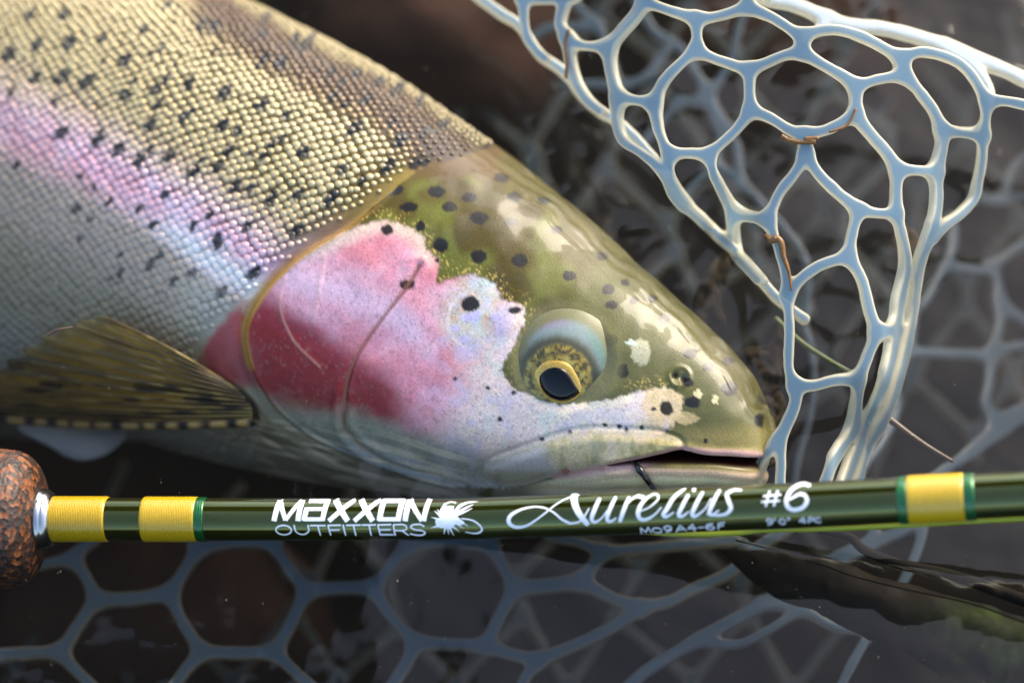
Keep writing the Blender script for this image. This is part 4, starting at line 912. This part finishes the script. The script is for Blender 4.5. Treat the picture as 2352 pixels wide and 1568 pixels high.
p.stroke([(1154, 385), (1230, 384), (1256, 402), (1240, 426), (1158, 428)], 11, OA, FA)
p.stroke([(1392, 396), (1360, 382), (1305, 386), (1290, 403), (1320, 422), (1370, 428), (1396, 444), (1375, 461), (1330, 464), (1280, 454)], 12, OA, FA)
p.done()
p = Print('fly_emblem')
p.poly([(1545, 222), (1590, 205), (1640, 212), (1622, 255), (1632, 300), (1668, 332), (1712, 368), (1690, 388), (1650, 380), (1620, 395), (1600, 420), (1570, 412), (1520, 410), (1490, 398), (1480, 355), (1518, 330), (1520, 270)], OA, FA)
for st, wd in [([(1630, 300), (1668, 246), (1730, 215), (1812, 207)], [26, 24, 14, 2]), ([(1640, 305), (1700, 268), (1778, 228)], [22, 18, 3]), ([(1650, 312), (1710, 288), (1770, 258)], [18, 12, 3]), ([(1560, 400), (1540, 458)], [20, 2]), ([(1590, 405), (1616, 470)], [20, 2]), ([(1575, 400), (1578, 462)], [16, 2]), ([(1610, 390), (1664, 438)], [20, 2]),
               ([(1640, 370), (1700, 412)], [18, 2]), ([(1660, 350), (1742, 398)], [18, 2]), ([(1530, 350), (1452, 328)], [22, 2]), ([(1525, 320), (1474, 280)], [20, 2]), ([(1525, 300), (1494, 268)], [16, 2]), ([(1510, 392), (1448, 408)], [22, 3])]: p.stroke(st, wd, OA, FA)
p.stroke([(1690, 338), (1770, 350), (1822, 382), (1843, 415), (1825, 440), (1780, 450), (1712, 440)], [8, 11, 13, 14, 14, 12, 6], OA, FA)
p.done()
OB, FB = (1148.4, 1062.3), 0.3418
p = Print('lettering')
for st, wd in [([(545, 218), (470, 240), (400, 282), (330, 338), (260, 388), (190, 424), (120, 428), (84, 396), (100, 352), (165, 315), (250, 296), (325, 302), (388, 332), (440, 376), (490, 404)], [10, 9, 9, 10, 12, 16, 22, 27, 24, 16, 11, 11, 12, 15, 18]),
               ([(515, 220), (535, 290), (566, 350), (606, 404)], [44, 42, 40, 36]), ([(490, 406), (555, 394), (598, 352), (626, 306)], [14, 12, 11, 7]),
               ([(692, 246), (665, 312), (642, 372), (660, 396), (706, 372), (758, 312)], [24, 28, 26, 18, 10, 8]), ([(800, 236), (764, 320), (746, 376), (766, 392), (806, 370)], [22, 27, 26, 18, 8]),
               ([(892, 238), (862, 315), (832, 386)], [24, 28, 26]), ([(848, 330), (900, 258), (945, 226), (985, 232)], [10, 12, 20, 26]),
               ([(962, 326), (1030, 300), (1085, 252), (1086, 220), (1050, 214), (990, 262), (958, 328), (966, 372), (1006, 378), (1064, 348), (1112, 300)], [8, 9, 12, 14, 14, 24, 30, 26, 20, 12, 8]),
               ([(1256, 176), (1196, 232), (1152, 305), (1124, 346), (1144, 360), (1194, 332)], [18, 26, 28, 26, 18, 8]), ([(1288, 222), (1252, 290), (1226, 346), (1246, 358), (1296, 326)], [22, 27, 26, 18, 8]), ([(1318, 182), (1324, 186)], [24, 22]),
               ([(1382, 204), (1342, 282), (1316, 342), (1336, 356), (1402, 308), (1444, 240)], [22, 28, 26, 18, 9, 8]), ([(1494, 190), (1456, 270), (1430, 330), (1448, 348), (1492, 318)], [22, 27, 26, 18, 8]),
               ([(1640, 186), (1590, 186), (1548, 212), (1562, 262), (1574, 304), (1540, 340), (1480, 350), (1418, 342)], [14, 20, 24, 28, 27, 20, 16, 14])]: p.stroke(st, wd, OB, FB)
p.done()
p = Print('lettering'); B = dict(o=OB, f=FB, smooth=False)
for st in [[(1832, 192), (1808, 288)], [(1886, 190), (1862, 286)], [(1796, 224), (1906, 214)], [(1784, 262), (1896, 254)]]: p.stroke(st, 13, **B)
p.stroke([(2096, 152), (2044, 144), (1984, 178), (1948, 240), (1952, 292), (1990, 314), (2050, 300), (2082, 258), (2070, 220), (2030, 212), (1968, 246)], [22, 26, 28, 28, 28, 26, 26, 26, 24, 22, 14], OB, FB)
p.done()
p = Print('lettering'); B = dict(o=OB, f=FB, smooth=False)
for st in [[(955, 472), (962, 434), (988, 464), (1012, 430), (1022, 466)], [(1188, 462), (1226, 418), (1258, 452)], [(1206, 446), (1246, 442)], [(1312, 456), (1312, 410), (1272, 440), (1328, 436)], [(1346, 432), (1378, 430)], [(1472, 442), (1482, 404), (1522, 398)], [(1477, 421), (1512, 417)]]: p.stroke(st, 9, **B)
p.stroke(ell(1066, 450, 30, 16), 9, OB, FB)
p.stroke([(1164, 438), (1132, 448), (1116, 434), (1140, 421), (1164, 430), (1156, 450), (1122, 462)], 9, OB, FB); p.stroke([(1442, 405), (1406, 414), (1394, 434), (1420, 446), (1448, 433), (1426, 421), (1398, 432)], 9, OB, FB)
p.done()
p = Print('lettering'); B = dict(o=OB, f=FB, smooth=False)
for st in [[(1860, 370), (1857, 383)], [(1946, 368), (1943, 381)], [(1957, 367), (1954, 380)], [(2052, 402), (2052, 364), (2018, 391), (2064, 388)], [(2080, 400), (2086, 365)]]: p.stroke(st, 8, **B)
p.stroke([(1840, 390), (1816, 396), (1804, 383), (1824, 373), (1841, 381), (1836, 404), (1808, 413)], 8, OB, FB); p.stroke(ell(1906, 392, 19, 17), 8, OB, FB); p.stroke([(2086, 365), (2110, 365), (2114, 376), (2104, 384), (2084, 385)], 8, OB, FB); p.stroke([(2162, 368), (2138, 367), (2122, 382), (2136, 396), (2162, 393)], 8, OB, FB)
p.done()

# ------------------------------------------------------------------ fly line, leader, small debris
def cord(name, pts, zs, rad, material, label, cat, nseg=10):
    pts = np.array(pts, float)
    if zs is None: zs = (zf_front(pts[:, 0], pts[:, 1]) + 0.0013) * 1e3
    q = catmull(np.hstack([pts, np.asarray(zs, float)[:, None]]), 10)
    V, Fc = tube(P(q[:, 0], q[:, 1], q[:, 2] * 1e-3), rad, nseg); o = mesh_obj(name, V, Fc, material); tag(o, label, cat); return o
cord('fly_line', [(1330, 1205), (1450, 1216), (1580, 1224), (1690, 1221), (1760, 1214), (1900, 1211), (2080, 1203), (2250, 1193), (2352, 1188), (2600, 1172), (3200, 1130)], [-3, -1.5, 0, 1.5, 3, 6.5, 10, 13, 15, 20, 32], 0.00085, M_line, 'thin yellow green fly line running along under the rod', 'fishing line')
lp = np.array([(1440, 1052), (1455, 1060), (1478, 1090), (1505, 1128), (1530, 1170)], float); lz = surf(lp[:, 0], lp[:, 1])[:, 2] * 1e3 + np.array([-1, 1.0, 4.2, 4.2, 3.0])
cord('leader', lp, lz, np.interp(np.linspace(0, 1, 41), [0, .15, .3, .42, .5, 1], [.0002, .0006, .0004, .0009, .0007, .0005]), M_black, 'short black leader hanging from the mouth of the trout', 'fishing line')
cord('weed_strand', [(108, 771), (122, 762), (140, 756), (167, 751)], [12, 12.5, 13, 12.6], np.interp(np.linspace(0, 1, 31), [0, .4, 1], [.0003, .00035, .00012]), M_twig, 'tiny dark fibre lying above the fin of the trout', 'weed')
cord('weed_strand', [(1795, 312), (1812, 322), (1835, 327), (1872, 326), (1850, 320), (1880, 318)], None, .0005, M_weed, 'brown weed caught on a Y joint of the raised net fold', 'weed')
cord('weed_strand', [(1905, 303), (1935, 294), (1952, 280), (1966, 250)], None, .0003, M_weed, 'thin brown straw stuck to the raised net fold', 'weed')
cord('weed_strand', [(1760, 540), (1772, 552), (1784, 548), (1795, 560), (1800, 590), (1812, 625), (1818, 668)], None, np.interp(np.linspace(0, 1, 61), [0, .3, .7, 1], [.0005, .0009, .0006, .0002]), M_weed, 'long brown weed wound round a lower cord of the net', 'weed')
cord('weed_strand', [(1306, 68), (1298, 100), (1302, 140), (1300, 180)], None, .0004, M_weed, 'brown weed hanging down a cord near the back of the trout', 'weed')
cord('green_stem', [(1780, 730), (1840, 785), (1900, 825), (1965, 862)], [-6, -6, -6, -7], .0006, M_stem, 'slender green plant stem drifting behind the net', 'plant')
cord('sunken_twig', [(2005, 932), (2060, 975), (2120, 1018), (2190, 1060)], [-9, -10, -11, -12], np.interp(np.linspace(0, 1, 31), [0, .1, 1], [.0006, .0009, .0004]), M_twig, 'thin reddish brown twig under the water right of the net', 'twig')
cord('dark_twig', [(1880, 1218), (1950, 1232), (1985, 1262), (2060, 1293), (2200, 1325), (2352, 1378), (2600, 1470)], [-4, -3.5, -3, -3, -3, -3, -3], np.interp(np.linspace(0, 1, 61), [0, .2, 1], [.0006, .0010, .0016]), M_darktwig, 'thin dark twig sunk below the right end of the rod', 'twig')
cord('drifting_line', [(1690, 1240), (1800, 1268), (1900, 1300), (1960, 1322), (2080, 1352), (2230, 1385), (2352, 1428), (2600, 1520)], [-.8] * 8, .00022, M_darktwig, 'hair thin dark line floating between the twig and the added branch', 'fishing line')

M_netrefl = mat('reflection_sheet', (46, 37, 24), rough=0.8, spec=0.15, var=0.4, vscale=160, bump=0.2, bscale=300)
M_stone = mat('river_stone', (104, 72, 56), rough=0.75, var=0.35, vscale=70, bump=0.5, bscale=250)
def net_reflection(cx, cy, pts, z, label):  # added dark sheets in place of the net knots' reflections on the water
    lo = catmull(np.array(pts, float), 6, True); rs = np.linspace(0, 1, 10); V = []
    for q in rs:
        u = lo.mean(0) + (lo - lo.mean(0)) * q; zz = z + 0.004 * (fbm((u[:, 0]) / 22, u[:, 1] / 22) - .5); V.append(P(u[:, 0], u[:, 1], zz))
    o = mesh_obj('reflection_sheet', np.vstack(V), grid_faces(len(rs), len(lo), True), M_netrefl); o.modifiers.new('thick', 'SOLIDIFY').thickness = 0.0003
    tag(o, label, 'leaf')
net_reflection(0, 0, [(1592, 700), (1610, 650), (1640, 600), (1668, 580), (1676, 620), (1655, 690), (1668, 750), (1640, 762), (1610, 742)], -.0080, 'ragged brown sheet standing for a net reflection between the forehead and the net cord')
net_reflection(0, 0, [(1702, 830), (1716, 800), (1765, 790), (1790, 740), (1802, 760), (1796, 840), (1788, 890), (1752, 905), (1736, 870)], -.0085, 'curled dark sheet standing for a net reflection in front of the snout')
net_reflection(0, 0, [(1745, 905), (1790, 900), (1806, 940), (1780, 990), (1762, 960)], -.009, 'small torn sheet standing for a net reflection beside the tip of the snout')
net_reflection(0, 0, [(2050, 545), (2085, 520), (2112, 560), (2100, 640), (2082, 690), (2062, 650)], -.006, 'narrow brown sheet standing for a net reflection beneath the right net cords')
def stone(px, py, z, rx, ry, rz, label, seed):
    nu_, nv_ = 26, 40; a, b_ = np.meshgrid(np.linspace(0.02, np.pi - .02, nu_), np.linspace(0, 2 * np.pi, nv_, endpoint=False), indexing='ij')
    x, y, zz = np.sin(a) * np.cos(b_), np.sin(a) * np.sin(b_), np.cos(a)
    k_ = 1 + .35 * (fbm(x * 1.6 + seed, y * 1.6 + zz * 1.3 + seed) - .5) + .12 * (fbm(x * 5 + seed, y * 5 + zz * 4, 2) - .5)
    c = P(np.array(float(px)), np.array(float(py)), np.array(z)); V = c + np.stack([x * rx * k_, y * ry * k_, zz * rz * k_], -1)
    o = mesh_obj('river_stone', V.reshape(-1, 3), grid_faces(nu_, nv_, True), M_stone); tag(o, label, 'stone')
stone(1010, 60, -.085, .042, .035, .03, 'reddish brown stone sunk behind the back of the trout', 3)
stone(1800, 170, -.11, .04, .032, .03, 'brown stone sunk below the raised net fold', 8)
stone(330, 1420, -.13, .05, .03, .03, 'dim brown stone sunk below the net floor', 14)

def specks():
    r_ = np.random.default_rng(3); n = 900; px, py = r_.uniform(-200, 2550, n), r_.uniform(-150, 1720, n); z = -0.001 - .04 * r_.random(n) ** 2
    c = P(px, py, z); tet = np.array([(1, 1, 1), (-1, -1, 1), (-1, 1, -1), (1, -1, -1)], float); sz = r_.uniform(.00004, .00013, n) * np.where(r_.random(n) < .06, 2.2, 1)
    V = c[:, None] + tet[None] * sz[:, None, None] * r_.uniform(.4, 1.3, (n, 1, 3))
    f = np.array([(0, 1, 2), (0, 3, 1), (0, 2, 3), (1, 3, 2)]); o = mesh_obj('floating_specks', V.reshape(-1, 3), (f[None] + (np.arange(n) * 4)[:, None, None]).reshape(-1, 3), mat('silt_speck', (150, 138, 112), rough=0.8), None, False)
    tag(o, 'tiny pale specks of silt drifting in the water', 'silt', kind='stuff')
specks()
M_reflection = mat('reflection_bark', attr=True, rough=0.7, spec=0.15, var=0.35, vscale=500, bump=0.25, bscale=300)
def log():  # dark reflection on the water, built here as an added sunken branch
    pts = catmull(np.array([(1660, 1262, -30, .4), (1720, 1290, -28, 3.0), (1800, 1318, -26, 5.6), (1900, 1345, -24, 6.4), (2000, 1390, -22, 6.8), (2120, 1430, -21, 7.8), (2260, 1490, -20, 9.8), (2420, 1560, -20, 11), (2800, 1740, -12, 12)], float), 12)
    c = P(pts[:, 0], pts[:, 1], pts[:, 2] * 1e-3); n = len(c); ns = 40
    V, Fc = tube(c, pts[:, 3] * 1e-3, ns); V = V.reshape(n, ns, 3)
    i, j = np.meshgrid(np.arange(n), np.arange(ns), indexing='ij')
    nz_ = fbm(i / 5.0, np.minimum(j, ns - j) / 3.0) - .5
    V = V + (V - c[:, None]) * (nz_ * .2)[..., None]
    col = np.zeros((n, ns, 3)); col[:] = lin((13, 11, 9)); col = mixc(col, (26, 19, 13), sstep(.5, .7, fbm(i / 9.0, j / 4.0)))
    x = pts[:, 0][:, None] + 0 * j
    col = mixc(col, (26, 34, 10), sstep(2050, 2250, x) * sstep(.38, .52, fbm(i / 6.0 + 40, j / 6.0))); col = mixc(col, (44, 58, 18), sstep(2100, 2250, x) * sstep(.58, .7, fbm(i / 3.0 + 40, j / 3.0)) * .7)
    o = mesh_obj('reflection_log', V.reshape(-1, 3), Fc, M_reflection, None, True, col.reshape(-1, 3)); tag(o, 'dark mossy branch added under water below the rod in place of a reflection', 'log')
    V, Fc = tube(P(np.array([1900., 1960, 2030, 2100]), np.array([1300., 1330, 1400, 1440]), np.array([-2, -1, -1, -2.]) * 1e-3), [.001, .0022, .003, .003], 12)
log()

# ------------------------------------------------------------------ bough overhanging the stream, mirrored in the water
def bough():
    root = empty('overhanging_bough', (-3.2, 3.4, 0)); tag(root, 'dark leafy tree bough hanging over the stream, mirrored in the water', 'tree')
    H = 2.6
    def mir(px, py, h): 
        p_ = P(np.array(float(px)), np.array(float(py)), np.array(0.)); d = p_ - CAM; d = d * np.array([1, 1, -1]); t_ = h / d[2]; return p_ + d * t_
    limb = catmull(np.array([(-3.2, 3.4, 0), (-3.0, 3.2, 1.2), (-2.4, 2.9, 2.1), (-1.3, 2.6, 2.55), (-.3, 2.5, 2.75), (.5, 2.55, 2.85)]), 10)
    V, Fc = tube(limb, np.linspace(.13, .02, len(limb)), 12); o = mesh_obj('limb', V, Fc, M_bark); adopt(o, root)
    rr = np.random.default_rng(5); lv = []; cl = []
    region = [(-1200, -900), (2300, -900), (1850, 100), (1500, 170), (1250, 420), (1000, 800), (820, 1150), (760, 1700), (-1200, 1700)]
    n = 0
    while n < 5200:
        px, py = rr.uniform(-1200, 2300), rr.uniform(-900, 1700)
        if not inside(np.array([px]), np.array([py]), region)[0]: continue
        h = H + rr.normal() * .22; q = mir(px, py, h)
        lv.append(q); n += 1
    lv = np.array(lv); nl = len(lv)
    shape = np.array([(-.5, 0, 0), (-.2, .22, .03), (.15, .24, .04), (.5, 0, -.04), (.15, -.24, .04), (-.2, -.22, .03), (0, 0, 0)])
    fc = np.array([(0, 1, 6), (1, 2, 6), (2, 3, 6), (3, 4, 6), (4, 5, 6), (5, 0, 6)])
    V = []
    for q in lv:
        s = rr.uniform(.10, .17); a, b_, c_ = rr.uniform(0, 6.28), rr.normal() * .5, rr.normal() * .5
        Mx = np.array(Matrix.Rotation(a, 3, 'Z') @ Matrix.Rotation(b_, 3, 'X') @ Matrix.Rotation(c_, 3, 'Y')); V.append(q + (shape * s) @ Mx.T)
    o = mesh_obj('leaves', np.vstack(V), (fc[None] + (np.arange(nl) * 7)[:, None, None]).reshape(-1, 3), M_leaf, None, False); o['kind'] = 'stuff'; adopt(o, root)
bough()
